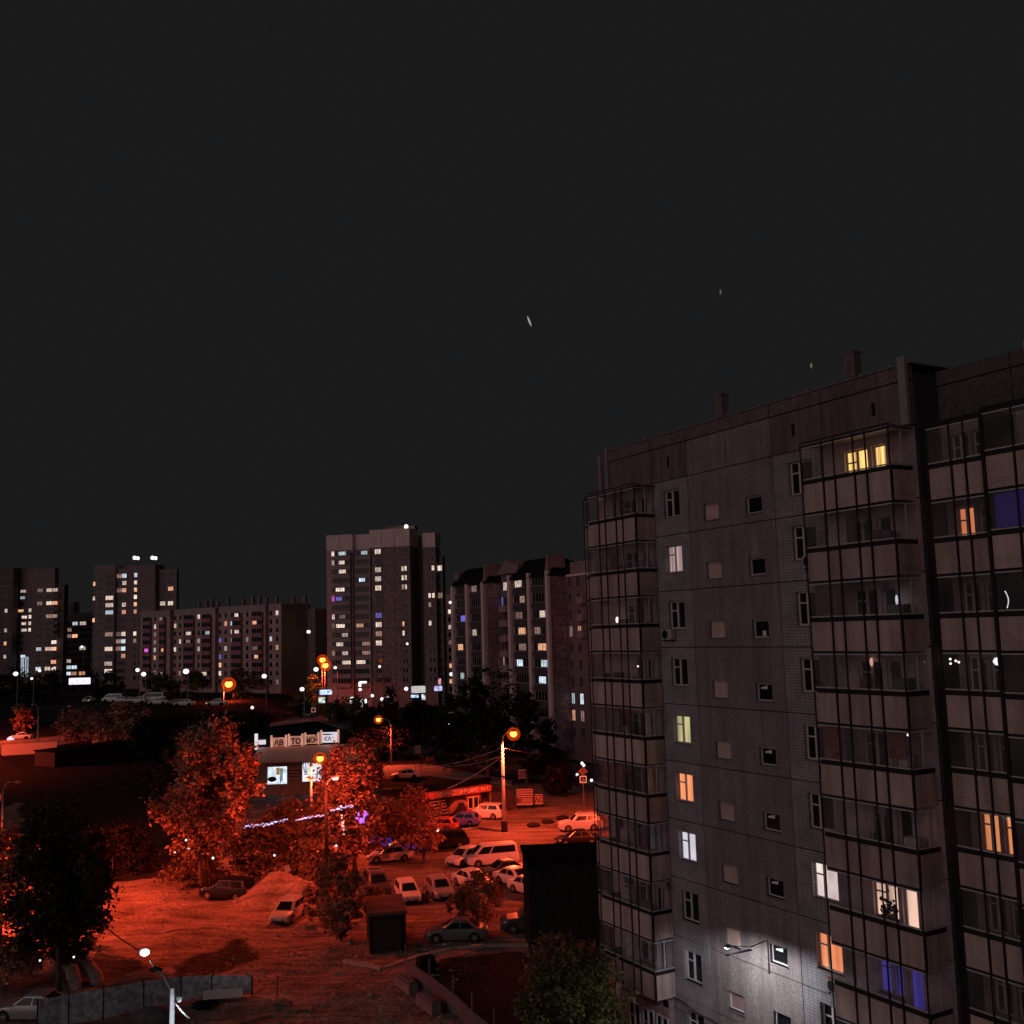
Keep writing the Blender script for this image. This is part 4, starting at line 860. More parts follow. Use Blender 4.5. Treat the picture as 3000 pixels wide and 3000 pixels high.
# ------------------------------------------------------------------ car wash shop
SIGNW = lit('backlit_white', (.95, .90, 1), .72, .1); SIGNO = lit('backlit_peach', (1, .42, .28), .40, .2)
LBLUE = mat('blue_letter', (.03, .03, .35), .6, 0); LRED = mat('dark_red_letter', (.10, .01, .01), .6, 0)
g = G(770, 2332); ph = R(3); F = Fr(g.x, g.y, ph)
st = thing('shop_building', 'brown single storey car wash with canopy roof and lit roof signs', 'shop', F.o, F.phi)
xx = lambda px, py=2290, y=0: F.loc(px, py, y)[0]
X1 = xx(1030); zc = F.loc(900, 2222)[1]
BRN = mat('brown_stucco', (.22, .13, .09), .85, .15, 1, fine=5)
wins = [(xx(782), xx(842), F.loc(782, 2300)[1], F.loc(782, 2246)[1]), (xx(884), xx(910), F.loc(884, 2292)[1], F.loc(884, 2234)[1]), (xx(914), xx(943), F.loc(914, 2292)[1], F.loc(914, 2234)[1])]
b = MB()
wall_panel(b, -1, X1, 0, zc+.1, [(a, e, c, d) for a, e, c, d in wins], 0, th=.3)
b.box(-.98, X1-.02, .32, 15, 0, zc+.1, 0)
b.build('wall', BRN, st)
SHOPL = lit('shop_interior', (.75, .90, 1), 1.0, .35); SHOPL2 = lit('shop_poster_light', (.86, .88, 1), 1.0, .12)
for k, (a, e, c, d) in enumerate(wins):
    f = MB().box(a, a+.08, .1, .18, c, d).box(e-.08, e, .1, .18, c, d).box(a+.08, e-.08, .1, .18, d-.08, d).box(a+.08, e-.08, .1, .18, c, c+.08)
    f = f.build('shop_window', WFRAME, st); MB().quad([(a, .2, c), (e, .2, c), (e, .2, d), (a, .2, d)]).build('pane', SHOPL if k == 0 else SHOPL2, f)
    r_ = random.Random(k+5)
    if k == 0:
        MB().ball((a+(e-a)*.25, .05, c+.75), .5, 8, 0, (1.3, .1, .75)).build('display', BLACKROOM, f)
        MB().box(a+(e-a)*.45, a+(e-a)*.62, .1, .13, c+1.3, d-.2).build('display', mat('yellow_card', (.7, .55, .15), .6, .2, emit=(.8, .6, .15), es=.25), f)
        MB().box(a+(e-a)*.70, a+(e-a)*.76, .06, .1, c+.5, d-.3).box(a+(e-a)*.64, a+(e-a)*.68, .06, .1, c+.2, d-.3).build('display', LBLUE, f)
    else:
        q = MB(); cx_ = (a+e)/2
        for s in range(5 if k == 1 else 1): q.prism([(cx_-.2+s*.08, c+1.2), (cx_-.5+s*.3, d-.4), (cx_-.44+s*.3, d-.35), (cx_-.1+s*.06, c+1.2)] if k == 1 else [(cx_-.06, c+.8), (cx_, d-.4), (cx_+.1, c+1.4), (cx_+.05, c+.8)], .12, .17)
        q.box(cx_-.3, cx_+.3, .12, .17, c+1.0, c+1.1); q.build('poster_drawing', mat('poster_green', (.1, .14, .12), .7), f)
# canopy over the walls
zc2 = F.loc(1000, 2170)[1]
MB().add([(-1.4, -1.3, zc), (X1+3.6, -1.3, zc-.2), (X1+1.3, 2.2, zc+1.6), (-1.0, 2.2, zc+1.5), (-1.4, -1.2, zc-.25), (X1+3.6, -1.2, zc-.45)], [(0, 1, 2, 3), (4, 5, 1, 0)]).build('canopy', mat('red_roof_sheet', (.75, .42, .34), .6, .1, 1), st)
MB().box(X1-.1, X1+.15, -.7, -.45, 0, zc-.2).box(X1+.9, X1+1.1, -.7, -.5, 0, zc-.2).box(X1+2.9, X1+3.1, -.7, -.5, 0, zc-.2).build('column', mat('orange_column', (.45, .28, .2), .7), st)
MB().box(X1+.02, X1+3.2, 3, 12, 0, zc).build('side_wing', mat('wing_wall', (.16, .10, .09), .8), st)
MB().box(X1+.1, X1+1.3, 2.86, 2.99, .8, 2.8).build('notice_board', mat('orange_board', (.65, .35, .2), .7), st)
# upper roof: dark gabled volume behind the sign boxes
ys = 2.4
zr = F.loc(930, 2112, 9)[1]; zs = F.loc(930, 2180, ys)[1]
xl_, xr_ = xx(760, 2150, ys), xx(1008, 2150, ys)
rfm = MB(); rfm.add([(xl_-3, ys, zc+1.3), (xr_+.9, ys, zc+1.3), (xr_+.9, ys, zs+1.6), (xl_-3, ys, zs+1.2), (xx(700, 2150, 10), 11, zr-1.2), (xx(925, 2110, 9), 9, zr), (xx(1075, 2160, 8), 8, zc+.6), (xl_-3, 16, zc)],
        [(0, 1, 2, 3), (3, 2, 5, 4), (2, 6, 5), (1, 6, 2), (0, 3, 4, 7), (4, 5, 6, 7)])
rfm.build('roof', ROOFD, st)
# illuminated boxes
boxes = [(795, 850, 'АВ', SIGNO), (847, 888, 'ТО', SIGNO), (894, 936, 'МОЙ', SIGNO), (939, 994, 'КА', SIGNW)]
boxes = [(794, 840, 'АВ', SIGNO), (845, 888, 'ТО', SIGNO), (893, 935, 'МОЙ', SIGNO), (940, 993, 'КА', SIGNW)]
for k, (a, e, s, mm_) in enumerate(boxes):
    yb = 1.9; xa_, xb_ = xx(a, 2165, yb), xx(e, 2165, yb); ya = 2186-k*3.8
    z0_ = F.loc(a, 2187-k*3.6, yb)[1]; z1_ = F.loc(a, 2162-k*4.2-(3 if k == 3 else 0), yb)[1]
    sb = MB().box(xa_, xb_, yb, yb+.35, z0_, z1_).build('sign_box', mm_, st)
    po = MB().box(xa_-.06, xa_+.22, yb-.12, yb-.02, z0_-.1, z1_+.35).box(xb_-.22, xb_+.06, yb-.12, yb-.02, z0_-.1, z1_+.35)
    po.build('sign_post', lit('peach_edge', (1, .45, .32), .55, .1), sb)
    text(s, (z1_-z0_)*(.86 if k < 3 else .62), wall_mw((xa_+xb_)/2-(.3 if k == 3 else 0), yb-.04, (z0_+z1_)/2-(.12 if k < 3 else .22), (.95, .95, .62, .85)[k]), LBLUE if k == 3 else LRED, sb, weight=.045 if k < 3 else .015)
    if k == 3: MB().prism([(xa_+.3, z1_-.15), (xa_+1.7, z1_-.22), (xa_+1.4, z1_-.36), (xa_+.3, z1_-.34)], yb-.03, yb-.01).build('sign_arrow', mat('purple_mark', (.25, .04, .2), .6), sb)
xa_, z_ = F.loc(765, 2162, 1.9)
MB().box(xa_-.9, xa_-.5, 1.8, 2.2, z_-1.6, z_+.6).box(xa_-.5, xa_+.6, 1.8, 2.2, z_-.9, z_-.3).build('broken_sign_box', SIGNW, st)
text('АВТОМОЙКА', 1.0, wall_mw(xx(890), -.06, zc-.55, 1.15), mat('brown_letters', (.10, .055, .04), .7), st, weight=.01)
MB().box(xx(851), xx(876), -.05, -.01, zc-1.3-1.5, zc-1.2).build('notice_board', mat('brick_board', (.33, .19, .13), .8, .4, 3), st)
nb_ = MB()
for q, wd in enumerate((.9, 1.0, .8)): nb_.box(xx(863.5)-wd*.9, xx(863.5)+wd*.9, -.09, -.055, zc-1.62-q*.42, zc-1.45-q*.42)
nb_.build('notice_lines', LRED, st)
# ------------------------------------------------------------------ tyre shop
g = G(1255, 2420); F = Fr(g.x, g.y, R(-2)); F = Fr(g.x, g.y, math.atan2(G(1428, 2392).y-g.y, G(1428, 2392).x-g.x))
ts = thing('tyre_shop', 'low maroon tyre service hut with stacked tyres poster and white lettering', 'tyre shop', F.o, F.phi)
xx = lambda px, py=2390, y=0: F.loc(px, py, y)[0]
W_ = xx(1432, 2330); zf = F.loc(1260, 2318)[1]; zg = F.loc(1330, 2385)[1]
print('tyre', g, F.phi, W_, zf)
zf = 3.3
MAR = mat('maroon_cladding', (.30, .055, .085), .6, .1, 1)
b = MB().box(0, W_-1.2, 0, 5.5, 0, zf-.35, 0).box(W_-1.19, W_+4.5, 1.2, 5.4, 0, zf-.9, 1)
b.build('wall', [MAR, mat('dark_cladding', (.06, .05, .06), .7)], ts)
MB().box(-.05, W_+.1, -.45, .5, zf-.35, zf+.35).build('fascia', mat('red_fascia', (.38, .09, .09), .6, .1, 1), ts)
MB().slab([(-4, .6), (W_+.2, .6), (W_+4.5, 5.5), (-3, 6)], zf+.0, zf+.30).build('roof', ROOFD, ts)
text('ШИНОСЕРВИС 911', .62, wall_mw(W_*.54, -.50, zf+.02, 1.28), mat('white_letters', (.8, .72, .72), .5, 0), ts, weight=.008)
sg = MB()
for k in range(7): sg.box(.35, 2.9-(.1*k), -.04, -.01, .35+k*.36, .47+k*.36)
sg.build('slatted_shutter', mat('white_slats', (.75, .65, .62), .6), ts)
MB().box(.2, W_*.62, -.012, -.0, .05, zf-.4).build('dark_gate', DARK, ts)
tb = MB(); n = 22
for k in range(n):
    a0 = math.pi*(.15+.9*k/n); a1 = math.pi*(.15+.9*(k+1)/n); cx_, cz_ = W_*.50, 1.15
    p = lambda a_, r_: (cx_+r_*math.cos(a_)*1.25, -.06, cz_+r_*math.sin(a_))
    tb.quad([p(a0, .7+.25*math.sin(k*.3)), p(a1, .7+.25*math.sin(k*.3+.3)), p(a1, 1.25), p(a0, 1.25)])
tb.build('tyre_picture', mat('pinkish_print', (.34, .18, .18), .7, .3, 3), ts)
xw = W_*.62
f = MB(); pane_win(f, xw+.15, xw+1.75, 1.15, 2.55, -.08, .5, False, .12); f = f.build('window', WFRAME, ts); MB().quad([(xw+.2, -.03, 1.2), (xw+1.7, -.03, 1.2), (xw+1.7, -.03, 2.5), (xw+.2, -.03, 2.5)]).build('pane', WGLASS, f)
MB().box(W_-1.15-1.1, W_-1.3, -.04, -.01, .05, 2.3).build('door', DARK, ts)
MB().box(W_+.05, W_+.15, -.2, -.1, 0, zf).build('post', METAL, ts)
# ------------------------------------------------------------------ signs and boards
def board(px0, px1, pyb, pyt, gy, face, label, cat='sign board', posts_=True, txt=None, tcol=LRED, cols=None):
    a = G((px0+px1)/2, gy); w_ = (px1-px0)*a.y/FPX; F_ = Fr(a.x, a.y, 0); x_, z0_ = F_.loc((px0+px1)/2, pyb); z1_ = F_.loc((px0+px1)/2, pyt)[1]
    t = thing('sign_board', label, cat, a)
    s = MB().box(-w_/2, w_/2, -.06, 0, z0_, z1_).build('panel', face, t)
    if posts_: MB().tube([(-w_*.4, .04, 0), (-w_*.4, .04, z1_)], .04, 6).tube([(w_*.4, .04, 0), (w_*.4, .04, z1_)], .04, 6).build('post', DARK, t)
    if txt: text(txt, (z1_-z0_)*.62, wall_mw(0, -.08, z0_+(z1_-z0_)*.42), tcol, s, weight=.03)
    return t, s, w_, z0_, z1_
PINKB = mat('pale_board', (.55, .42, .40), .7, .15, 2)
t, s, w_, z0_, z1_ = board(1515, 1562, 2358, 2311, 2372, mat('dark_board_face', (.16, .09, .09), .7), 'striped price board standing right of the tall lamp pole')
q = MB()
for k in range(4): q.box(-w_/2, w_/2, -.09, -.062, z1_-.12-k*.28, z1_-.02-k*.28)
q.box(-w_/2, w_/2, -.09, -.062, z0_, z0_+.18)
q.build('stripes', PINKB, s); q = MB()
for k in range(6): q.box(-w_*.2, w_*.45, -.085, -.062, z0_+.3+k*.09, z0_+.34+k*.09)
q.build('small_lines', PINKB, s)
t, s, w_, z0_, z1_ = board(1568, 1591, 2356, 2327, 2366, PINKB, 'small white board with dark letters АС beside the price board', txt='АС')
MB().box(-w_/2, w_/2, -.09, -.062, z1_-.22, z1_-.1).build('stripe', LRED, s)
t, s, w_, z0_, z1_ = board(1519, 1541, 2281, 2254, 2310, mat('dim_board', (.22, .16, .16), .8), 'dim framed board above and behind the price board')
q = MB().box(-w_/2, w_/2, -.09, -.062, z1_-.12, z1_).box(-w_/2, w_/2, -.09, -.062, z0_, z0_+.1); q.build('frame', PINKB, s)
board(1216, 1234, 2208, 2184, 2262, mat('mauve_board', (.4, .26, .27), .8), 'small pinkish board on one post beside the far pavement')
board(1165, 1180, 2190, 2176, 2232, mat('dim_board2', (.2, .1, .12), .8), 'dim reddish board near the pole of the far orange lamp')
# pedestrian crossing sign with a yield-turned diamond above
a = G(1711, 2357)
def signpost(px, by, label, sq=None, dia=None, w2=.75, group=None):
    a = G(px, by); t = thing('road_sign', label, 'road sign', a, R(0), group); F_ = Fr(a.x, a.y, 0)
    zt_ = F_.loc(px, (dia or sq))[1]
    MB().tube([(0, 0, 0), (0, 0, zt_+.1)], .04, 8).build('post', POLEM, t)
    if sq:
        z_ = F_.loc(px, sq)[1]; h_ = w2/2
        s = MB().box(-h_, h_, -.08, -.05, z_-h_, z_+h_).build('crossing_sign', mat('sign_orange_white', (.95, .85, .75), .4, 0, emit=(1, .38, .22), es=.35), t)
        MB().box(-h_*.72, h_*.72, -.095, -.082, z_-h_*.72, z_+h_*.72).build('sign_field', mat('sign_dark_blue', (.02, .02, .05), .5, 0), s)
        MB().prism([(-h_*.55, z_-h_*.5), (h_*.55, z_-h_*.5), (0, z_+h_*.6)], -.11, -.097).build('sign_triangle', mat('sign_tri', (.75, .5, .42), .5, 0), s)
        MB().prism([(-.04, z_+.08), (.04, z_+.08), (.05, z_-.02), (.14, z_-.16), (.09, z_-.17), (.0, z_-.05), (-.10, z_-.17), (-.14, z_-.15), (-.05, z_-.02)], -.125, -.112).ball((0, -.118, z_+.12), .035, 6).build('sign_figure', mat('sign_dark_blue', (.02, .02, .05)), s)
    if dia:
        z_ = F_.loc(px, dia)[1]; h_ = w2*.68
        s = MB().prism([(-h_, z_), (0, z_-h_), (h_, z_), (0, z_+h_)], -.08, -.05).build('diamond_sign', mat('diamond_white', (.40, .24, .22), .5), t)
        MB().prism([(-h_*.7, z_), (0, z_-h_*.7), (h_*.7, z_), (0, z_+h_*.7)], -.095, -.082).build('diamond_field', mat('diamond_amber', (.30, .15, .08), .5), s)
    return t
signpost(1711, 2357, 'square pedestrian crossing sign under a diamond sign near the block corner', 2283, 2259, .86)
signpost(919, 2125, 'far diamond sign over a crossing sign on one post before the shop roof', 2080, 2062, 1.1)
for px, py, nm in ((1705, 2236, 'upper white lamp of the pair above the diamond sign'), (1710, 2242, 'lower white lamp of the pair above the diamond sign'), (1691, 2270, 'small pinkish lamp left of the crossing sign'), (1733, 2286, 'small pale lamp right of the crossing sign')):
    p = AT(px, py, 150); tag(MB().ball(tuple(p), .22, 8).build('signal_light', lit('far_led', (.92, .9, .95), 1.5, 0), smooth=True), nm, 'signal light')
# lit shop signs and far lights at street level
def far_lit(px0, px1, py0, py1, Y_, m_, label, name='lit_sign', cat='lit sign', group=None):
    a = AT((px0+px1)/2, (py0+py1)/2, Y_); w_ = (px1-px0)*Y_/FPX/2; h_ = (py1-py0)*Y_/FPX/2
    b = MB().box(a.x-w_, a.x+w_, a.y, a.y+.4, a.z-h_, a.z+h_)
    return tag(b.build(name, m_, bevel=min(h_, w_)*.5), label, cat, group)
far_lit(201, 264, 1986, 2005, 300, lit('white_shopfront', (.90, .84, 1), 1.1, .2), 'long bright white shop front light at the foot of the dark tower')
far_lit(936, 972, 2021, 2035, 285, lit('blue_white_sign', (.5, .66, 1), 1.0, .6), 'blue and white lit shop sign beneath the middle tower')
far_lit(933, 952, 2043, 2060, 280, lit('white_shop_window', (.75, .85, .8), .8, .8), 'flickering white shop window below the blue and white sign')
far_lit(1205, 1246, 2010, 2030, 250, lit('soft_white_sign', (.7, .68, .66), .75, .15), 'rounded soft white lit sign between the dark trees')
far_lit(1204, 1226, 2036, 2044, 250, lit('blue_white_sign', (.5, .66, 1), 1.0, .6), 'small bluish light under the rounded white sign')
far_lit(1235, 1246, 2034, 2050, 250, lit('white_shop_window', (.75, .85, .8), .8, .8), 'narrow light under the right end of the rounded white sign')
far_lit(1284, 1292, 1988, 2006, 240, lit('pink_neon', (.95, .35, .45), .8, .5), 'pink neon vertical sign above a bluish one')
far_lit(1272, 1295, 2010, 2024, 240, lit('lilac_neon', (.55, .58, 1), .8, .5), 'bluish neon sign below the pink one')
far_lit(1316, 1329, 2087, 2101, 230, lit('round_white_light', (.85, .8, .78), 1.1, .2), 'white light with red rim among the far trees')
far_lit(1329, 1335, 2092, 2104, 229, lit('red_light', (.9, .1, .12), .8, .2), 'red light touching the white light among the far trees')
far_lit(1050, 1058, 1998, 2012, 285, MC['far_led'], 'white doorway light at the foot of the middle tower')
far_lit(1052, 1074, 1996, 2002, 284, MC['far_led'], 'thin white light over the doorway of the middle tower')
far_lit(1025, 1036, 2042, 2060, 278, lit('white_shop_window', (.75, .85, .8)), 'ragged white light left of the lit kiosk')
far_lit(1052, 1062, 2044, 2070, 278, lit('white_shop_window', (.75, .85, .8)), 'tall ragged white kiosk light behind the parked cars')
far_lit(1068, 1074, 2048, 2060, 278, MC['far_led'], 'slim white light right of the kiosk')
FL = 'points of white light among the far trees'
for px, py, r_, nm in ((1091, 2038, .3, 'white point of light inside the dark poplar, upper left'), (1119, 2048, .32, 'white point of light low in the dark poplar'), (1137, 2043, .25, 'white point of light right of the dark poplar trunk'),
        (1193, 1886, .25, 'white point high at the right side of the dark poplar'), (1112, 1953, .25, 'white point half way up the dark poplar'), (1272, 2119, .3, 'left one of two white lights under the trees behind the shops'),
        (1318, 2120, .3, 'right one of two white lights under the trees behind the shops'), (1457, 2115, .3, 'pinkish light left of the tall orange lamp'), (1556, 2098, .28, 'small pale light right of the tall orange lamp'), (1190, 2018, .4, 'pale light left of the rounded white sign'),
        (739, 2073, .3, 'tiny reddish light on the road before the long block'), (1319, 1765, .3, 'white light on the gap block beside the tower')):
    p = AT(px, py, 205 if px > 1180 else 190); tag(MB().ball(tuple(p), r_, 8).build('light_point', MC['far_led'], smooth=True), nm, 'light', FL)
# ------------------------------------------------------------------ substation, garage box, fences, pipes
def boxbuild(name, label, cat, p0, p1, ytop, depth, wallm, roofm, ov=.25, slope=0):
    a, b_ = G(*p0), G(*p1); ph = math.atan2(b_.y-a.y, b_.x-a.x); F_ = Fr(a.x, a.y, ph); w_ = (b_-a).length; z_ = F_.loc(p0[0], ytop)[1]
    t = thing(name, label, cat, a, ph)
    MB().box(0, w_, 0, depth, 0, z_).build('wall', wallm, t)
    MB().prism([(-ov, z_+.01), (w_+ov, z_+.01), (w_+ov, z_+.22), (-ov, z_+.22)], -ov, depth+ov).build('roof', roofm, t)
    return t, F_, w_, z_
SUBM = mat('substation_render', (.026, .023, .024), 1, .3, spec=0)
t, F_, w_, z_ = boxbuild('substation', 'tall dark windowless substation beside the near block', 'substation', (1558, 2812), (1800, 2800), 2541, 6.2, SUBM, ROOFD, .15)
MB().box(w_*.55, w_*.57, -.05, -.003, 1, z_-.2).build('downpipe', DARK, t); MB().box(1.0, 2.6, -.06, -.003, 0, 2.3).build('door', DARK, t)
t, F_, w_, z_ = boxbuild('garage', 'small rusty dark metal garage under the near trees', 'garage', (1083, 2795), (1190, 2786), 2684, 4.6, mat('rusty_black_sheet', (.022, .016, .016), 1, .4, 1), mat('rusty_roof', (.14, .075, .06), .9, .3, 1), .1)
MB().box(.3, w_-.3, -.05, -.004, .05, z_-.3).build('door', mat('garage_door', (.035, .022, .022), .8), t)
def panel_fence(pts, hgts, label, m_, cat='fence', post=.045, base=None, lean=0, ph_extra=.25, gap=.04, postm=DARK):
    t = thing('fence', label, cat, (pts[0].x, pts[0].y, 0)); o = pts[0]
    for k in range(len(pts)-1):
        a, b_ = pts[k]-o, pts[k+1]-o; d = (b_-a); L = d.length; d.normalize(); nn = Vector((-d.y, d.x, 0))
        z0_ = .12; q = MB()
        h0, h1 = hgts[k], hgts[k+1]
        A, B = a+d*gap, b_-d*gap
        v = [A-nn*.03, B-nn*.03, B+nn*.03, A+nn*.03]
        q.add([(p.x, p.y, z0_) for p in v]+[(p.x, p.y, hh) for p, hh in zip(v, (h0, h1, h1, h0))], [(0,3,2,1),(4,5,6,7),(0,1,5,4),(1,2,6,5),(2,3,7,6),(3,0,4,7)])
        q.build('panel', m_, t)
        rl_ = MB(); 
        for f_ in (.25, .8):
            rl_.tube([tuple(A+nn*.06+Vector((0, 0, h0*f_))), tuple(B+nn*.06+Vector((0, 0, h1*f_)))], .03, 5)
        rl_.build('rail', postm, t)
    for k, p in enumerate(pts):
        p = p-o; MB().tube([(p.x, p.y, 0), (p.x, p.y, hgts[k]+ph_extra)], post, 6).build('post', postm, t)
    return t
GREYS = mat('grey_fence_sheet', (.44, .47, .50), .6, .15, .7, fine=3)
pp = [G(108, 3028), G(200, 3008), G(302, 2990), G(420, 2962), G(530, 2938), G(620, 2925), G(738, 2916)]
panel_fence(pp, [1.75, 1.75, 1.75, 1.65, 1.5, 1.35, 1.15], 'long grey sheet metal fence curving across the bottom left', GREYS, lean=0, ph_extra=.05)
pp = [G(1190, 2870), G(1260, 2920), G(1330, 2975), G(1385, 3030), G(1450, 3085)]
panel_fence(pp, [1.2]*5, 'grey sheet fence with pale posts running to the bottom right of the dirt yard', mat('fence_panel_mauve', (.15, .12, .125), .7, .2, 1), postm=mat('pale_post', (.20, .13, .125), .7), ph_extra=1.0, post=.05)
for k, (px, py) in enumerate(((1190, 2900), (1255, 2958))):
    a = G(px, py); b = MB().box(-1.15, 1.15, -.3, .3, 0, .62).box(-1.0, 1.0, -.2, .2, .62, .74)
    o = tag(b.build('concrete_block', mat('block_concrete', (.21, .16, .155), .95, .2, 2), bevel=.03), ['concrete block at the upper end of the grey fence with pale posts', 'concrete block at the foot of the grey fence, nearer the bottom edge'][k], 'concrete block', 'concrete blocks by the fence')
    o.location = a; o.rotation_euler.z = math.atan2(G(1260, 2920).y-G(1190, 2870).y, G(1260, 2920).x-G(1190, 2870).x)
a = G(1248, 2845); o = tag(MB().prism([(-.7, 0), (.7, 0), (.5, .9), (-.5, .9)], -.3, .3).build('scrap_slab', SUBM), 'dark slab of scrap leaning behind the fence blocks', 'scrap'); o.location = a; o.rotation_euler.z = .5
a = G(665, 2925); o = tag(MB().box(-1.15, 1.15, -.04, .04, .0, .5).box(-1.15, -.9, -.05, .05, -.22, .0).build('white_sheet', mat('white_sheet_paint', (.62, .55, .56), .7, .15, 1)), 'short white sheet lying below the right end of the grey fence', 'metal sheet'); o.location = (a.x, a.y-.9, .3); o.rotation_euler = (R(-20), 0, R(8))
a = G(600, 2950); o = tag(MB().ball((0, 0, .15), .8, 10, 0, (1, 1, .22)).build('manhole_ring', SUBM), 'dark round manhole ring below the grey fence', 'manhole'); o.location = a
a = G(355, 2990); o = tag(MB().ball((0, 0, .4), 1.0, 10, 0, (1.5, .8, .6)).build('covered_heap', mat('tarp', (.10, .085, .09), .8, .3, 3), smooth=True), 'dark tarpaulin covered heap in front of the grey fence', 'heap'); o.location = a+Vector((2.2, -.8, 0))
# planks and rods
PLK = mat('weathered_plank', (.26, .15, .12), .9, .3, 2)
for p, q, nm, r_ in (((812, 2942), (852, 2948), 'short plank lying beside the thin rod', .1), ((700, 3010), (790, 2985), 'long plank at the bottom edge of the dirt yard', .09), ((933, 2725), (952, 2740), 'short pale plank left of the dark garage', .07), ((320, 2895), (440, 2872), 'broken pale board lying behind the grey fence', .12)):
    A, B = G(*p), G(*q); b = MB(); d = (B-A).normalized(); n_ = Vector((-d.y, d.x, 0))*r_*1.6
    b.slab([(A-n_).xy, (B-n_).xy, (B+n_).xy, (A+n_).xy], .1, .28); tag(b.build('plank', PLK), nm, 'plank', 'planks in the dirt yard')
A = G(811, 2936); tag(MB().tube([(A.x, A.y, 0), (A.x+.05, A.y, 1.5)], .03, 6).build('metal_rod', DARK), 'thin metal rod standing upright beside a plank', 'rod')
# fat lagged heating pipes
PIPE = mat('lagged_pipe', (.42, .32, .28), .85, .15, 2, fine=6)
for (p, q), nm in ((((225, 2895), (200, 2822)), 'left one of two fat lagged pipes rising from the dirt'), (((288, 2880), (240, 2816)), 'right one of two fat lagged pipes rising from the dirt')):
    A = G(*p); B = G(q[0], q[1]+14, .5); A.z = .1; B.z = 1.0; b = MB(); b.tube([A+Vector((0, 0, -.4)), A.lerp(B, .15)+Vector((0, 0, .05)), A.lerp(B, .85), B, B+Vector((-.12, .4, -.15)), B+Vector((-.15, .55, -.9))], .42, 14)
    tag(b.build('heating_pipe', PIPE, smooth=True), nm, 'pipe', 'lagged heating pipes')
sb_ = G(262, 2866); 
# long low wall and dark shed roof at far left
pp0, pp1 = G(115, 2206), G(392, 2163)
d = pp1-pp0; b = MB().box(0, d.length, 0, .4, 0, 1.0); o = tag(b.build('parapet_wall', mat('road_parapet', (.42, .30, .27), .9, .15, .4)), 'long low reddish parapet wall beside the far left road', 'wall'); o.location = pp0; o.rotation_euler.z = math.atan2(d.y, d.x)
pp0, pp1 = G(160, 2248), G(402, 2215); d = pp1-pp0
t = thing('shed', 'long flat black shed below the road parapet at left', 'shed', pp0, math.atan2(d.y, d.x))
MB().box(0, d.length, 0, 6, 0, 2.6).build('wall', mat('shed_wall', (.05, .035, .035), .9, .3), t); MB().box(-.2, d.length+.2, -.2, 6.2, 2.61, 2.8).build('roof', ROOFD, t)
MB().box(d.length*.9, d.length*.985, -.05, -.003, 1.4, 2.5).build('notice', mat('notice_red', (.35, .18, .15), .8), t)
pp0, pp1 = G(4, 2222), G(166, 2212); d = pp1-pp0
t = thing('kiosk_wall', 'low orange lit wall with dark base at the left edge', 'wall', pp0, math.atan2(d.y, d.x)); MB().box(0, d.length, 0, .4, 0, 2.6).build('wall', mat('pale_wall', (.6, .5, .42), .9, .1), t); MB().box(0, d.length, -.05, -.003, 0, .5).build('plinth', DARK, t)
o = tag(MB().ball((0, 0, 0), .6, 8, 0, (1, 1, 1.2)).tube([(0, 0, -3.2), (0, 0, 0)], .09, 6).build('bollard_light', mat('pale_globe', (.7, .5, .45), .5), smooth=True), 'small pale funnel shaped light standing on the parapet', 'light'); o.location = AT(201, 2146, 235)
# ------------------------------------------------------------------ vehicles
TYRE = mat('tyre_rubber', (.015, .014, .014), .9, .1); RIM = mat('alloy_rim', (.5, .48, .48), .35, .1, metal=.6)
CGLASS = mat('car_glass', (.010, .010, .012), .12, 0, spec=.5); HLIGHT = mat('headlight_lens', (.75, .75, .78), .15, 0, spec=.6)
TLIGHT = mat('tail_light_lens', (.45, .02, .02), .2, 0, spec=.6); TRIM = mat('black_trim', (.02, .02, .02), .6, .1); PLATE = mat('number_plate', (.7, .68, .66), .5, 0)
def paint(name, col, metal=.1, rough=.32):
    if name in MC: return MC[name]
    M = mat(name, col, rough, .04, 2, metal=metal, spec=.5); M.node_tree.nodes['Principled BSDF'].inputs['Coat Weight'].default_value = .35; return M
# station tables: x fraction, half width fraction, bottom, belt/top height
KIND = {
 'sedan': dict(L=4.5, W=1.76, H=1.46, belt=.92, prof=[(-.5, .80, .70), (-.485, .90, .90), (-.36, .97, .97), (-.28, 1, .95), (0, 1, .93), (.18, 1, .93), (.26, .99, .91), (.40, .95, .80), (.475, .86, .68), (.5, .76, .55)], gh=(.24, .06, -.20, -.36)),
 'hatch': dict(L=4.1, W=1.74, H=1.5, belt=.95, prof=[(-.5, .84, .78), (-.488, .93, .98), (-.40, .98, .99), (-.28, 1, .97), (0, 1, .95), (.18, 1, .95), (.28, .99, .92), (.40, .95, .84), (.478, .86, .72), (.5, .76, .58)], gh=(.27, .07, -.38, -.475)),
 'suv': dict(L=4.7, W=1.88, H=1.75, belt=1.12, prof=[(-.5, .88, .95), (-.49, .96, 1.1), (-.40, .99, 1.14), (-.28, 1, 1.13), (0, 1, 1.12), (.18, 1, 1.12), (.24, .99, 1.1), (.40, .96, 1.03), (.48, .9, .9), (.5, .82, .7)], gh=(.23, .08, -.40, -.47)),
 'van': dict(L=4.9, W=1.8, H=1.92, belt=1.10, prof=[(-.5, .92, 1.0), (-.492, .97, 1.08), (-.40, .99, 1.10), (-.28, 1, 1.1), (0, 1, 1.1), (.22, 1, 1.1), (.34, .98, 1.04), (.43, .95, .92), (.485, .88, .78), (.5, .8, .6)], gh=(.40, .22, -.46, -.49)),
}
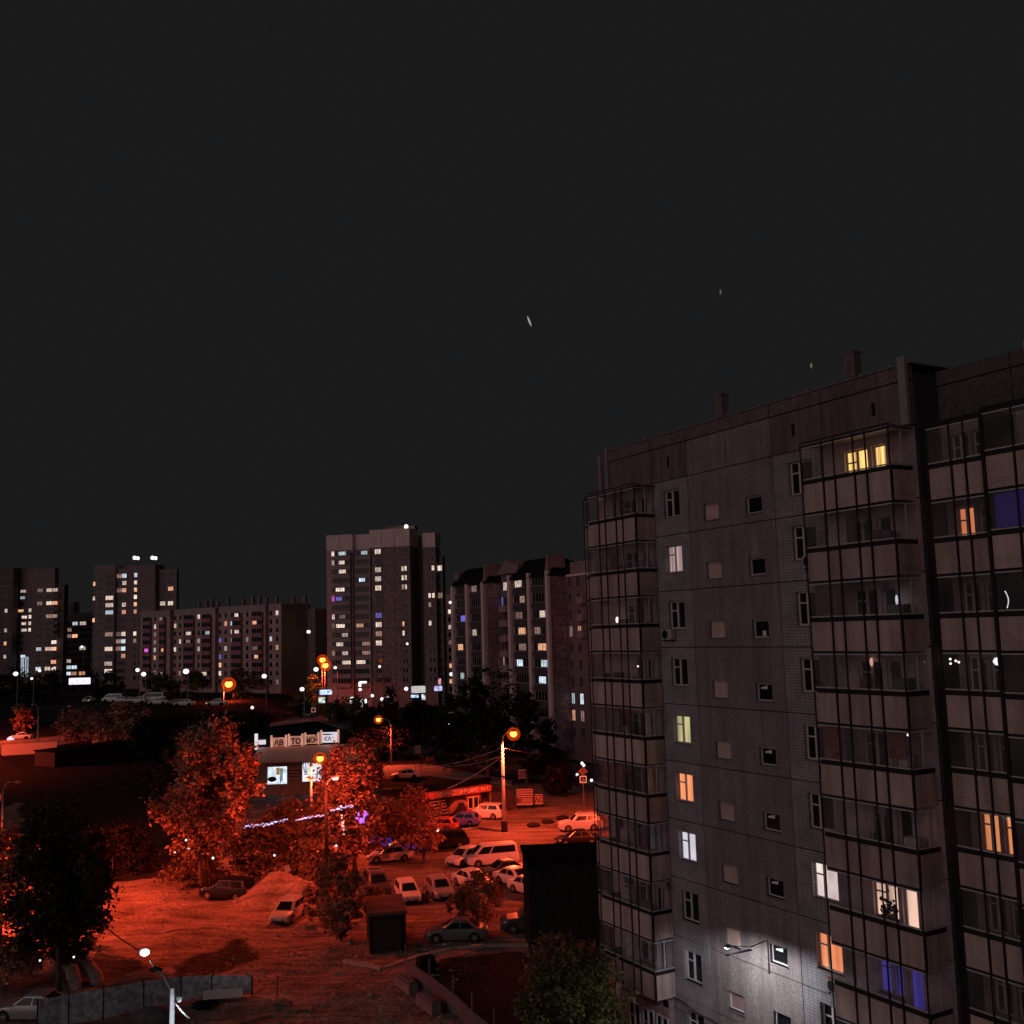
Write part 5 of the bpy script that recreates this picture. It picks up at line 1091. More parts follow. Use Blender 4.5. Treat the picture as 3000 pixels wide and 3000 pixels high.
def car(kind, px, py, head, pm, label, scale=1, detail=True, extra=None, group='parked cars', loc=None, lights=None, dz=0):
    K = KIND[kind]; L, W, H, belt = K['L'], K['W'], K['H'], K['belt']
    p = loc if loc is not None else G(px, py)
    z = hgt(p.x, p.y) if loc is None else p.z
    t = thing({'sedan': 'parked_sedan', 'hatch': 'parked_hatchback', 'suv': 'parked_suv', 'van': 'parked_minivan'}[kind], label, 'van' if kind == 'van' else 'car', (p.x, p.y, z+dz), R(head), group)
    t.scale = (scale,)*3
    wr = .33 if kind != 'suv' else .37; wf, wb = L*.305, -L*.29; hw = W/2
    xs = {}
    for f, w_, top in K['prof']: xs[f*L] = (w_, top)
    def itp(x):
        P_ = [(f*L, w_, tp) for f, w_, tp in K['prof']]
        for a, b_ in zip(P_, P_[1:]):
            if a[0] <= x <= b_[0]:
                q = (x-a[0])/(b_[0]-a[0]); return a[1]+(b_[1]-a[1])*q, a[2]+(b_[2]-a[2])*q
        return P_[-1][1:]
    X = sorted(set([f*L for f, _, _ in K['prof']]+[c+o for c in (wf, wb) for o in (-.41, -.34, -.2, 0, .2, .34, .41)]))
    b = MB(); n = 12; v = []
    for x in X:
        w_, tp = itp(x); bot = .20 if abs(x) < L*.47 else .30; arch = bot
        for c in (wf, wb):
            if abs(x-c) < .40: arch = max(arch, math.sqrt(max(0, .40**2-(x-c)**2))+wr-.02)
        y = hw*w_; sh = max(arch+.02, min(.62, tp-.1))
        half = [(y*.55, bot), (y*.93, max(bot, arch-.0)), (y*1.0, max(arch+.01, .42)), (y*1.0, max(arch+.03, min(sh+.06, tp-.08))), (y*.955, tp-.03), (y*.80, tp)]
        v += [(x, a, c_) for a, c_ in half]+[(x, -a, c_) for a, c_ in reversed(half)]
    f = [tuple(range(n-1, -1, -1)), tuple(range((len(X)-1)*n, len(X)*n))]
    for i in range(len(X)-1):
        for k in range(n): f.append((i*n+k, (i+1)*n+k, (i+1)*n+(k+1) % n, i*n+(k+1) % n))
    b.add(v, f); o = b.build('body', pm, t, smooth=False, bevel=.03)
    for pl_ in o.data.polygons: pl_.use_smooth = True
    o.modifiers.new('n', 'WEIGHTED_NORMAL')
    # greenhouse
    a0, a1, r1, r0 = [q*L for q in K['gh']]
    yb, yr = hw*.93, hw*.74; zb, zr = belt-.02, H
    def ring(xf, xr, y, z, cr=.06): return [(xf, y*.82, z), (xf-cr*1.4, y, z), (xr+cr, y, z), (xr, y*.82, z), (xr, -y*.82, z), (xr+cr, -y, z), (xf-cr*1.4, -y, z), (xf, -y*.82, z)]
    lo = ring(a0, r0, yb, zb); hi = ring(a1+.04, r1-.02, yr*1.02, zr-.07); tp = ring(a1-.12, r1+.12, yr*.86, zr)
    g_ = MB(); g_.add(lo+hi+tp, [(i, (i+1) % 8, (i+1) % 8+8, i+8) for i in range(8)]+[(i+8, (i+1) % 8+8, (i+1) % 8+16, i+16) for i in range(8)]+[tuple(range(16, 24))])
    g_.build('roof', pm, t, bevel=.02)
    def inset(q, s=.08, off=.012):
        q = [Vector(k) for k in q]; c = sum(q, Vector())/4; nrm = (q[1]-q[0]).cross(q[3]-q[0]).normalized()
        if nrm.dot(c-Vector((0, 0, .8))) < 0: nrm = -nrm
        return [k+(c-k)*s+nrm*off for k in q]
    def bil(q, u, w): return (q[0]*(1-u)+q[1]*u)*(1-w)+(q[3]*(1-u)+q[2]*u)*w
    MB().quad(inset([lo[7], lo[0], hi[0], hi[7]], .10)).build('windscreen', CGLASS, t)
    MB().quad(inset([lo[4], lo[3], hi[3], hi[4]], .12)).build('rear_window', CGLASS, t)
    for s in (1, -1):
        i0, i1 = (1, 2) if s == 1 else (6, 5)
        q = [Vector(k) for k in (lo[i0], lo[i1], hi[i1], hi[i0])]
        sw = MB(); cuts = (.07, .48, .52, .93) if kind != 'van' else (.05, .33, .36, .95)
        for u0, u1 in ((cuts[0], cuts[1]), (cuts[2], cuts[3])):
            sw.quad(inset([bil(q, u0, .10), bil(q, u1, .10), bil(q, u1, .88), bil(q, u0, .88)], 0, .012))
        sw.build('side_window', CGLASS, t)
    for wx in (wf, wb):
        for s in (1, -1):
            y = s*(hw-.03)
            wh = MB(); m_ = 18; prof = [(wr*.62, 0), (wr*.95, .0), (wr, -.03), (wr, -.19), (wr*.9, -.22)]
            vv = [(wx+r_*math.cos(2*math.pi*k/m_), y+s*d_, wr+r_*math.sin(2*math.pi*k/m_)) for r_, d_ in prof for k in range(m_)]
            wh.add(vv, [(i*m_+k, i*m_+(k+1) % m_, (i+1)*m_+(k+1) % m_, (i+1)*m_+k) for i in range(4) for k in range(m_)]+[tuple(range(4*m_, 5*m_))])
            wo = wh.build('wheel', TYRE, t)
            if detail:
                rm = MB(); r_ = wr*.62
                for k in range(5):
                    a = 2*math.pi*k/5+.3; pts = [(.08, -.28), (r_, -.16), (r_, .16), (.08, .28)]
                    rm.quad([(wx+rr_*math.cos(a+da*(.08/ max(rr_, .08) if rr_ < .1 else 1)), y+s*.006, wr+rr_*math.sin(a+da*(.08/max(rr_, .08) if rr_ < .1 else 1))) for rr_, da in pts])
                rm.add([(wx+.1*math.cos(2*math.pi*k/10), y+s*.01, wr+.1*math.sin(2*math.pi*k/10)) for k in range(10)], [tuple(range(10))])
                rm.add([(wx+rr_*math.cos(2*math.pi*k/m_), y+s*.004, wr+rr_*math.sin(2*math.pi*k/m_)) for rr_ in (r_*.9, r_) for k in range(m_)], [(k, (k+1) % m_, (k+1) % m_+m_, k+m_) for k in range(m_)])
                rm.build('rim', RIM, wo)
    zf = itp(L*.485)[1]; zbk = itp(-L*.488)[1]
    for s in (1, -1):
        MB().add([(L*.485+.0, s*hw*.50, zf-.16), (L*.462, s*hw*.86, zf-.12), (L*.455, s*hw*.86, zf+.0), (L*.472, s*hw*.50, zf-.0), (L*.40, s*hw*.965, zf-.06), (L*.40, s*hw*.965, zf+.06)],
             [(0, 1, 2, 3), (1, 4, 5, 2)]).build('headlight', (lights or {}).get('h', HLIGHT), t).location = (.018, 0, .02)
        MB().box(-L*.5-.012, -L*.5+.10, min(s*hw*.60, s*hw*.87), max(s*hw*.60, s*hw*.87), zbk-.24, zbk-.04).build('tail_light', (lights or {}).get('t', TLIGHT), t)
        MB().ball((a0-.05-.12, s*(hw+.06), belt+.06), .11, 8, 0, (.6, 1, .75)).build('wing_mirror', pm, t, smooth=True)
    MB().box(L*.5-.10, L*.5+.012, -hw*.42, hw*.42, zf-.26, zf-.14).box(L*.5-.12, L*.5+.008, -hw*.62, hw*.62, .30, .40).build('grille', TRIM, t)
    if detail:
        MB().box(L*.5+.013, L*.5+.03, -.26, .26, .43, .54).box(-L*.5-.03, -L*.5-.013, -.26, .26, .58, .69).build('number_plate', PLATE, t)
        MB().box(-L*.5-.01, -L*.5+.15, -hw*.8, hw*.8, .32, .40).build('bumper', TRIM, t)
    if extra == 'rack':
        r_ = MB()
        for s in (1, -1): r_.tube([(a1-.1, s*yr*.85, zr), (a1-.15, s*yr*.85, zr+.09), (r1+.15, s*yr*.85, zr+.09), (r1+.1, s*yr*.85, zr)], .02, 6)
        for x in (a1-.4, r1+.5): r_.tube([(x, -yr*.95, zr+.12), (x, yr*.95, zr+.12)], .025, 6)
        r_.build('roof_rack', RAIL, t)
    if extra == 'taxi': MB().box((a1+r1)/2+.2, (a1+r1)/2+.42, -.3, .3, zr, zr+.14).build('taxi_light', lit('taxi_glow', (1, .75, .55), .7, .1), t, bevel=.03)
    return t
WP = paint('white_car_paint', (.78, .76, .74)); BP = paint('black_car_paint', (.006, .006, .007)); MC['black_car_paint'].node_tree.nodes['Principled BSDF'].inputs['Coat Weight'].default_value = .1; SP = paint('silver_car_paint', (.5, .49, .48), .4)
BGE = paint('beige_car_paint', (.6, .52, .42)); RP = paint('red_car_paint', (.35, .06, .05)); BLP = paint('violet_blue_paint', (.18, .16, .6)); GP = paint('dark_grey_paint', (.07, .07, .075))
car('hatch', 845, 2692, -99, BGE, 'pale hatchback with roof bars facing the camera beside the dirt mound', extra='rack')
car('suv', 668, 2632, 160, BP, 'black suv seen from behind left of the dirt mound under the big tree')
car('sedan', 1143, 2522, 192, WP, 'white taxi sedan with roof light parked across the bright lot', extra='taxi')
car('suv', 1305, 2485, 194, BP, 'black suv with bright rims parked behind the white taxi sedan')
car('hatch', 1362, 2530, 232, WP, 'white hatchback nose on at the left end of the white minivan')
car('van', 1441, 2532, 196, WP, 'long white minivan in the middle of the parking lot')
car('suv', 1104, 2618, -72, GP, 'dark suv at the left end of the front row under the tree', extra='rack')
car('hatch', 1194, 2636, -74, WP, 'pale hatchback in the front row, left one of the two nearly alike')
car('hatch', 1288, 2625, -72, SP, 'silver hatchback in the front row, right one of the two nearly alike')
car('sedan', 1384, 2598, -55, WP, 'white sedan turned to the right in the front row above the bush')
car('sedan', 1474, 2568, 205, GP, 'dark sedan partly hidden between the white minivan and the front row')
car('sedan', 1512, 2592, -48, WP, 'white sedan next to the dark box building, further one')
car('sedan', 1556, 2618, -50, WP, 'white sedan cut by the edge of the dark substation')
car('hatch', 1354, 2418, 163, BLP, 'violet tinted hatchback in front of the tyre shop')
car('hatch', 1288, 2434, 163, RP, 'reddish hatchback half hidden by the tree before the tyre shop')
car('suv', 1422, 2397, 158, WP, 'white suv with tail to the camera before the maroon hut door')
car('suv', 1700, 2432, 186, WP, 'white off roader with roof rack near the corner of the near block', extra='rack')
car('sedan', 1692, 2474, 188, BP, 'black sedan just above the substation roof')
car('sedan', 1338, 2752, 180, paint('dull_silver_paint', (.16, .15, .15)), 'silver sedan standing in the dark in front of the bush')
car('suv', 1560, 2725, 183, GP, 'dark suv half hidden by the dark substation, lower right')
car('sedan', 92, 2972, 176, SP, 'silver coupe standing at the left end of the grey fence', loc=G(98, 2982))
car('sedan', 1188, 2281, 187, WP, 'pale sedan on the street behind the tyre shop roof', detail=False)
car('hatch', 930, 2303, 180, BP, 'black hatchback parked at the car wash windows', detail=False)
car('hatch', 757, 2322, 190, BP, 'black hatchback half hidden by the big tree before the car wash', detail=False)
RED_T = {'h': MC['far_led']}
car('sedan', 900, 2099, 180, WP, 'white sedan on the far road left of the red lit minibus', detail=False)
car('van', 985, 2100, 180, WP, 'long pale minibus waiting at the far crossing', 1.15, detail=False)
car('hatch', 1032, 2095, 215, WP, 'white hatchback right of the far minibus', detail=False)
car('sedan', 1078, 2142, 180, RP, 'red lit sedan with bright headlamps on the street behind the car wash', detail=False, lights={'h': MC['far_led'], 't': MC['red_light']}, scale=1.1)
car('sedan', 62, 2166, 183, WP, 'red lit sedan with white headlamp on the far left road', detail=False, scale=1.15, lights={'h': MC['far_led']})
p_ = AT(31, 2166, G(62, 2166).y-1); tag(MB().ball(tuple(p_), .75, 8, 0, (1.2, 1, .8)).build('headlamp_glare_lamp', lit('cool_headlamp', (.65, .8, 1), .9, .1), smooth=True), 'big cold white lamp at the nose of the red lit car', 'lamp')
nm_ = ['white truck cab at the left end of the far parking row', 'low white car second in the far parking row', 'dark red sided car third in the far parking row', 'white car fourth in the far parking row, left of the van',
       'white van long and flat in the far parking row', 'white car just right of the flat white van', 'lone white car before the middle of the long block', 'white car near the foot of the far orange lamp', 'dark parked car in the far row with pale roof edge', 'pair of headlamps car at the left before the dark tower']
for k, (px, py, kd, pm_) in enumerate(((330, 2062, 'van', WP), (352, 2064, 'sedan', WP), (378, 2066, 'sedan', SP), (404, 2066, 'hatch', WP), (446, 2064, 'van', WP), (464, 2070, 'sedan', WP), (540, 2074, 'sedan', WP), (634, 2073, 'sedan', WP), (512, 2073, 'hatch', GP), (260, 2064, 'sedan', WP))):
    car(kd, px, py, 180 if k != 9 else -90, pm_, nm_[k], 1.25 if k != 4 else 1.5, loc=G(px, py-6, 4.3), detail=False, group='cars in the far parking row', lights={'h': MC['far_led']} if k in (7, 9) else None)
for k, (px, py) in enumerate(((1230, 2135), (1265, 2165), (1300, 2170), (1335, 2168))):
    car(('sedan', 'hatch', 'sedan', 'suv')[k], px, py, 185, (GP, SP, SP, GP)[k], ['dim sedan under the dark poplar, leftmost of four', 'dim hatchback under the trees, second of four', 'dim sedan under the trees, third of four', 'dim suv under the trees, rightmost of four'][k], detail=False, group='dim cars under the far trees')
# tyres lying on the lot
for k, (px, py) in enumerate(((1563, 2421), (1604, 2411), (1648, 2400), (1706, 2389))):
    a = G(px, py); b = MB(); n = 18; pf = [(.34, .04), (.55, .0), (.72, .08), (.72, .26), (.55, .34), (.34, .28)]
    b.add([(r_*math.cos(2*math.pi*j/n), r_*math.sin(2*math.pi*j/n), z_) for r_, z_ in pf for j in range(n)], [(i*n+j, i*n+(j+1) % n, ((i+1) % 6)*n+(j+1) % n, ((i+1) % 6)*n+j) for i in range(6) for j in range(n)])
    tag(b.build('tyre', TYRE, smooth=True), ['leftmost tyre lying on the asphalt right of the tall lamp pole', 'second tyre lying on the asphalt, largest looking', 'third tyre on the asphalt, further back', 'farthest faint tyre near the crossing sign'][k], 'tyre', 'tyres marking the lot').location = a
# ------------------------------------------------------------------ people
def person(px, py, label, facing, top, legs, stride=.25, arms=.15, hair=(.03, .02, .02), white=None):
    p = G(px, py); t = thing('person', label, 'person', (p.x, p.y, hgt(p.x, p.y)), R(facing), 'people walking')
    V = [(0, 0, .95), (0, 0, 1.15), (0, 0, 1.38), (0, 0, 1.5), (.02, 0, 1.60), (.03, 0, 1.72),
         (0, .10, .90), (stride*.55, .11, .50), (stride, .10, .09), (stride+.16, .11, .05), (0, -.10, .90), (-stride*.3, -.11, .50), (-stride*1.1, -.10, .12), (-stride*1.1+.15, -.11, .06),
         (0, .19, 1.40), (-arms*.4, .25, 1.13), (arms*.8, .25, .90), (arms*1.1, .25, .80), (0, -.19, 1.40), (arms*.4, -.25, 1.13), (arms*1.6, -.22, .95), (arms*1.9, -.21, .87)]
    E_ = [(0, 1), (1, 2), (2, 3), (3, 4), (4, 5), (0, 6), (6, 7), (7, 8), (8, 9), (0, 10), (10, 11), (11, 12), (12, 13), (2, 14), (14, 15), (15, 16), (16, 17), (2, 18), (18, 19), (19, 20), (20, 21)]
    Rr = [(.15, .13), (.14, .11), (.17, .11), (.065, .06), (.085, .095), (.07, .08), (.09, .09), (.065, .065), (.045, .045), (.045, .03), (.09, .09), (.065, .065), (.045, .045), (.045, .03), (.065, .065), (.048, .048), (.035, .035), (.04, .025), (.065, .065), (.048, .048), (.035, .035), (.04, .025)]
    me = bpy.data.meshes.new('body'); me.from_pydata(V, E_, []); o = bpy.data.objects.new('body_tmp', me); C.objects.link(o)
    md = o.modifiers.new('s', 'SKIN'); md.use_smooth_shade = True
    for i, r_ in enumerate(Rr): me.skin_vertices[0].data[i].radius = r_
    me.skin_vertices[0].data[0].use_root = True
    sb_ = o.modifiers.new('d', 'SUBSURF'); sb_.levels = 1; sb_.render_levels = 1
    m2 = bpy.data.meshes.new_from_object(o.evaluated_get(bpy.context.evaluated_depsgraph_get())); bpy.data.objects.remove(o)
    m2.materials.clear()
    for x in (mat('skin', (.45, .28, .2), .7, .05), top, legs, TRIM): m2.materials.append(x)
    for pl_ in m2.polygons:
        c = pl_.center; pl_.material_index = 3 if c.z < .1 else 2 if c.z < .93 and abs(c.y) < .19 else 0 if c.z > 1.49 or (c.z < .92 and abs(c.y) > .19) else 1
    b_ = bpy.data.objects.new('body', m2); C.objects.link(b_); b_.parent = t
    MB().ball((-.0, 0, 1.70), .115, 10, 0, (1.05, .95, 1)).build('hair', mat('dark_hair', hair, .8, .1), b_ and t, smooth=True)
    if white: MB().ball((.28, .12, 1.35), .16, 8, 0, (1.2, .7, .6)).build('bag', white, t, smooth=True)
    return t
DK = mat('dark_cloth', (.03, .025, .03), .9, .2); DK2 = mat('brown_cloth', (.10, .06, .05), .9, .2)
person(1239, 2243, 'left walker of two in dark clothes on the lit far pavement', 20, DK, DK, .2)
person(1253, 2246, 'right walker of two with paler head on the lit far pavement', 30, DK2, DK, .22, hair=(.5, .4, .33))
person(1243, 2528, 'person in dark clothes holding something pale beside the black suv', 150, DK, DK, .08, .2, white=mat('pale_bag', (.8, .75, .8), .6, .3))
# ------------------------------------------------------------------ trees
def leafmat(name, col, var=.5):
    if name in MC: return MC[name]
    M = bpy.data.materials.new(name); M.use_nodes = True; n = M.node_tree.nodes; l = M.node_tree.links; b = n['Principled BSDF']
    b.inputs['Roughness'].default_value = .6; b.inputs['Specular IOR Level'].default_value = .25
    gi = n.new('ShaderNodeNewGeometry'); r = n.new('ShaderNodeValToRGB'); e = r.color_ramp.elements
    e[0].color = (*[c*(1-var) for c in col], 1); e[1].color = (*[c*(1+var) for c in col], 1)
    l.new(gi.outputs['Random Per Island'], r.inputs[0]); l.new(r.outputs[0], b.inputs['Base Color'])
    tr = n.new('ShaderNodeBsdfTranslucent'); l.new(r.outputs[0], tr.inputs[0]); ms = n.new('ShaderNodeMixShader'); ms.inputs[0].default_value = .18
    l.new(b.outputs[0], ms.inputs[1]); l.new(tr.outputs[0], ms.inputs[2]); l.new(ms.outputs[0], n['Material Output'].inputs[0])
    MC[name] = M; return M
BARK = mat('bark', (.12, .085, .065), .95, .4, 6, .3)
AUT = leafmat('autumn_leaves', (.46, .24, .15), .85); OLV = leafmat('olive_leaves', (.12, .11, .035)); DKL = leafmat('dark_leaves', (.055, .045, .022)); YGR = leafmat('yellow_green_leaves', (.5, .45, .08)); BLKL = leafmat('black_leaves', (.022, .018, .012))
def tree(p, H, rx, lf, nleaf, m_, label, seed, z0=.25, lobes=None, cl=.18, name='broadleaf_tree', trunks=1, group=None, shape='round', rad=None, cat='tree', lean=(0, 0), clump=1.0, ry=None):
    """H height, rx crown radius, lf leaf size, z0 crown foot as a share of H"""
    rn = random.Random(seed); zg = hgt(p.x, p.y) if p.z == 0 else p.z
    t = thing(name, label, cat, (p.x, p.y, zg), 0, group); ry = ry or rx
    cz = H*(1+z0)/2; rz = H*(1-z0)/2
    def inside(v):
        q = max(-1, min(1, (v.z-cz)/rz)); 
        if shape == 'round': w_ = math.sqrt(max(0, 1-abs(q)**2.2))
        elif shape == 'cone': w_ = max(0, (1-q)/2)**.75*1.0 if q > -.85 else .9*(q+1)/.15
        elif shape == 'poplar': w_ = (max(0, 1-q*q)**.5)*(.65-.35*q)
        else: w_ = math.sqrt(max(0, 1-q*q))
        n_ = mnoise.noise(Vector((v.x*1.8/rx+seed*3.1, v.y*1.8/rx, v.z*2.6/rx*.7)))
        d = math.hypot((v.x-lean[0]*(v.z/H))/rx, (v.y-lean[1]*(v.z/H))/ry)
        return w_*(.78+.55*n_)-d
    clumps = []; tries = 0; want = int(nleaf/(26*clump))
    while len(clumps) < want and tries < want*40:
        tries += 1
        v = Vector((rn.uniform(-1.3, 1.3)*rx+lean[0]*.6, rn.uniform(-1.3, 1.3)*ry+lean[1]*.6, rn.uniform(H*z0, H*1.02)))
        s_ = inside(v)
        if s_ < 0 or (s_ > .45 and rn.random() < .55): continue
        if mnoise.noise(v*(1.1/ (cl*rx*3.2))+Vector((seed, 0, 0))) < -.12: continue
        clumps.append(v)
    b = MB(); per = max(6, int(nleaf/max(1, len(clumps))))
    for c in clumps:
        cr = cl*rx*(.45+rn.random()*.9)
        for k in range(per):
            d = Vector((rn.gauss(0, .5), rn.gauss(0, .5), rn.gauss(0, .38)))*cr; q = c+d
            a = Vector((rn.gauss(0, 1), rn.gauss(0, 1), rn.gauss(0, .6))).normalized(); e = a.cross(Vector((rn.gauss(0, 1), rn.gauss(0, 1), rn.gauss(0, 1)))).normalized()
            s_ = lf*(.6+.8*rn.random()); b.quad([q-a*s_, q+e*s_*.48, q+a*s_, q-e*s_*.48])
    r0 = rad or max(.07, H*.016)
    tk = MB()
    for k in range(trunks):
        a = rn.random()*6.28; sp = .0 if trunks == 1 else .25+.1*k
        top = Vector((lean[0]*.8+math.cos(a)*sp*rx, lean[1]*.8+math.sin(a)*sp*ry, H*.80)); base_ = Vector((math.cos(a)*.18*(trunks > 1), math.sin(a)*.18*(trunks > 1), -.3))
        pts = [base_.lerp(top, q)+Vector((rn.gauss(0, .03), rn.gauss(0, .03), 0))*H*.12*(0 < q < 1) for q in (0, .15, .35, .55, .78, 1)]
        tk.tube(pts, [r0*1.25, r0, r0*.82, r0*.6, r0*.35, r0*.12], 8)
        for j in range(5 if nleaf > 1500 else 3):
            q = clumps[rn.randrange(len(clumps))] if clumps else top; s_ = pts[rn.choice([2, 3, 3, 4])]
            tk.tube([s_, s_.lerp(q, .5)+Vector((0, 0, .06*H)), q], [r0*.42, r0*.26, r0*.08], 6)
    tk.build('trunk', BARK, t, smooth=True); b.build('crown', m_, t)
    return t
# big tree lit red, left of the car wash
tree(G(600, 2600), 14.4, 4.9, .24, 14000, AUT, 'large leafy red lit tree with two trunks left of the car wash', 11, .20, trunks=2, cl=.15, lean=(.8, 0))
tree(G(545, 2560), 13.5, 3.6, .22, 4500, DKL, 'darker tree merging with the left side of the large red lit tree', 12, .28, cl=.2)
tree(G(1040, 2560), 12.2, 3.6, .19, 13000, AUT, 'round topped dense red tree beside the car wash, with fairy lights', 21, .12, cl=.15)
tree(G(1205, 2520), 6.6, 3.4, .19, 6500, AUT, 'lower red tree between the round tree and the tyre shop', 22, .08, cl=.2)
tree(G(1140, 2500), 4.2, 2.6, .19, 2500, OLV, 'bushy low tree under the round red tree', 23, .05, cl=.22)
tree(G(870, 2560), 6.8, 4.2, .2, 5500, leafmat('russet_leaves', (.22, .13, .07)), 'dull red shrubby tree between the two big red trees', 24, .1, cl=.2)
tree(G(760, 2580), 5.0, 3.0, .2, 3000, leafmat('russet_leaves', (.22, .13, .07)), 'low shrub in front of the car wash slope, left', 25, .05, cl=.22)
tree(G(940, 2595), 4.4, 2.8, .2, 2600, leafmat('russet_leaves', (.22, .13, .07)), 'low shrub behind the dirt mound at its right', 26, .05, cl=.22)
BRL = leafmat('brown_leaves', (.30, .17, .09), .7)
tree(G(955, 2700), 4.2, 1.8, .2, 1500, BRL, 'sparse leafy tree to the right of the dirt mound and pale hatchback', 31, .04, cl=.22)
tree(G(1000, 2760), 6.0, 2.0, .22, 1700, BRL, 'thin dark tree at the foot of the two armed lamp', 32, .06, cl=.24)
tree(G(1075, 2700), 2.6, 1.6, .18, 1000, BRL, 'low ragged tree between the dark suv and the garage', 33, .04, cl=.24)
tree(G(1408, 2700), 3.4, 1.7, .12, 2600, leafmat('russet_leaves', (.22, .13, .07)), 'rounded twiggy bush in front of the white sedans', 41, .02, cl=.25, name='bush', cat='bush', trunks=2)
tree(G(1350, 2700), 2.6, 1.1, .14, 1500, leafmat('russet_leaves', (.22, .13, .07)), 'small bush left of the rounded twiggy bush', 42, .02, cl=.25, name='bush', cat='bush')
tree(G(1505, 2570), 2.2, 1.4, .14, 1500, AUT, 'leafy shrub between the parked cars', 43, .1, cl=.25, name='bush', cat='bush') if False else None
# lower left
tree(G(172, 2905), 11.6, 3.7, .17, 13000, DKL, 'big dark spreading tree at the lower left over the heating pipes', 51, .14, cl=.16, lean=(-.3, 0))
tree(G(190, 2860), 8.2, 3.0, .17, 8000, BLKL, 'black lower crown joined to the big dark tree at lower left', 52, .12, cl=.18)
tree(Vector((-37.6, 77, 0)), 9.0, 3.4, .18, 8000, AUT, 'bright red lit tree behind the big dark tree at left edge', 53, .1, cl=.17)
tree(G(20, 2900), 3.2, 2.0, .14, 3500, AUT, 'glowing shrub at the left edge above the silver coupe', 54, .02, cl=.22, name='bush', cat='bush')
tree(G(560, 2596), 2.2, 3.2, .15, 3000, leafmat('russet_leaves', (.22, .13, .07)), 'low weeds left of the black suv', 55, .0, cl=.25, name='bush', cat='bush')
tree(G(330, 2560), 4.0, 4.6, .2, 3500, BLKL, 'dark undergrowth in the unlit waste ground', 56, .0, cl=.25, name='bush', cat='bush')
# lower right tree lit white
tree(G(1690, 3190), 6.3, 2.75, .13, 15000, leafmat('yellow_olive_leaves', (.14, .125, .045)), 'olive green tree at the foot of the near block', 61, .08, cl=.17)
tree(G(1640, 2900), 3.0, 2.4, .15, 3500, leafmat('russet_leaves', (.22, .13, .07)), 'reddish shrub behind the olive green tree', 62, .0, cl=.22, name='bush', cat='bush')
# middle distance
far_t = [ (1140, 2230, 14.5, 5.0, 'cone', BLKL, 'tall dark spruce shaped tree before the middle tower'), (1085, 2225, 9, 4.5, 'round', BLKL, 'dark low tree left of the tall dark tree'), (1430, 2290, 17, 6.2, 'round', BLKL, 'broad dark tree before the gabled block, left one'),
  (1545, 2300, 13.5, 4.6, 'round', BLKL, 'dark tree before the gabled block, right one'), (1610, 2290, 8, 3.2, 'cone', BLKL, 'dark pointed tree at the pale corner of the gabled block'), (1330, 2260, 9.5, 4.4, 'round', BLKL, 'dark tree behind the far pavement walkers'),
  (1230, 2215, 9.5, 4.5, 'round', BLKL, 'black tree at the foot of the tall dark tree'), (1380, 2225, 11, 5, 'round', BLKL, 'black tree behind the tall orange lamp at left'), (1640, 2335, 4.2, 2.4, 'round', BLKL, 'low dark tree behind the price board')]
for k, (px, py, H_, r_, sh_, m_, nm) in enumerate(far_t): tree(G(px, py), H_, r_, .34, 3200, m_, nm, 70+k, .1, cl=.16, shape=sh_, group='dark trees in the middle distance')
ft2 = [(235, 2185, 7.5, 6.5, AUT, 'dim red round bush behind the left road, left half'), (330, 2190, 8.5, 7.0, AUT, 'dim red round bush behind the left road, middle'), (385, 2190, 9.5, 5.0, AUT, 'dim red round bush behind the left road, right half'), (66, 2148, 7.0, 3.0, AUT, 'dim narrow red tree behind the left road'),
   (470, 2165, 5.2, 6, BLKL, 'black bush right of the dim red bushes'), (560, 2170, 5.2, 8, BLKL, 'black trees before the long block, left'), (650, 2170, 5.2, 8, BLKL, 'black trees before the long block, middle'), (745, 2165, 5.2, 8, BLKL, 'black trees before the long block, right'), (600, 2270, 10, 6, DKL, 'reddish dark tree behind the large red lit tree'),
   (480, 2280, 10, 6, BLKL, 'black tree behind the left of the large red lit tree'), (690, 2260, 9, 5, DKL, 'reddish dark tree behind the right of the large red lit tree')]
for k, (px, py, H_, r_, m_, nm) in enumerate(ft2): tree(G(px, py), H_, r_, .42, 2600, m_, nm, 90+k, .0, cl=.2, group='trees behind the waste ground')
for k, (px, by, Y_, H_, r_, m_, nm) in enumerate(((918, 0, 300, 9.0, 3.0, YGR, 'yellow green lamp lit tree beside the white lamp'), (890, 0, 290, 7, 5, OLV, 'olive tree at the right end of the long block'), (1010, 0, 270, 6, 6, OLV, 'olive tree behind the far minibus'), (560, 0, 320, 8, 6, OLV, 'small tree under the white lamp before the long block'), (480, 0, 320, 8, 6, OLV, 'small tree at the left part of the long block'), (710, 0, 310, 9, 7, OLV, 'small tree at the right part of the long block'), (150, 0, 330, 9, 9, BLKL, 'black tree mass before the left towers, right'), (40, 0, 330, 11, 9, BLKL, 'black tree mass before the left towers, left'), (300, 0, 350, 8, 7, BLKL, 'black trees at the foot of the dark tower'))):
    a = AT(px, 1900, Y_); a.z = 0; tree(a, H_ if k else 11, r_, .5, 1600, m_, nm, 120+k, .0, cl=.2, group='trees before the far blocks')
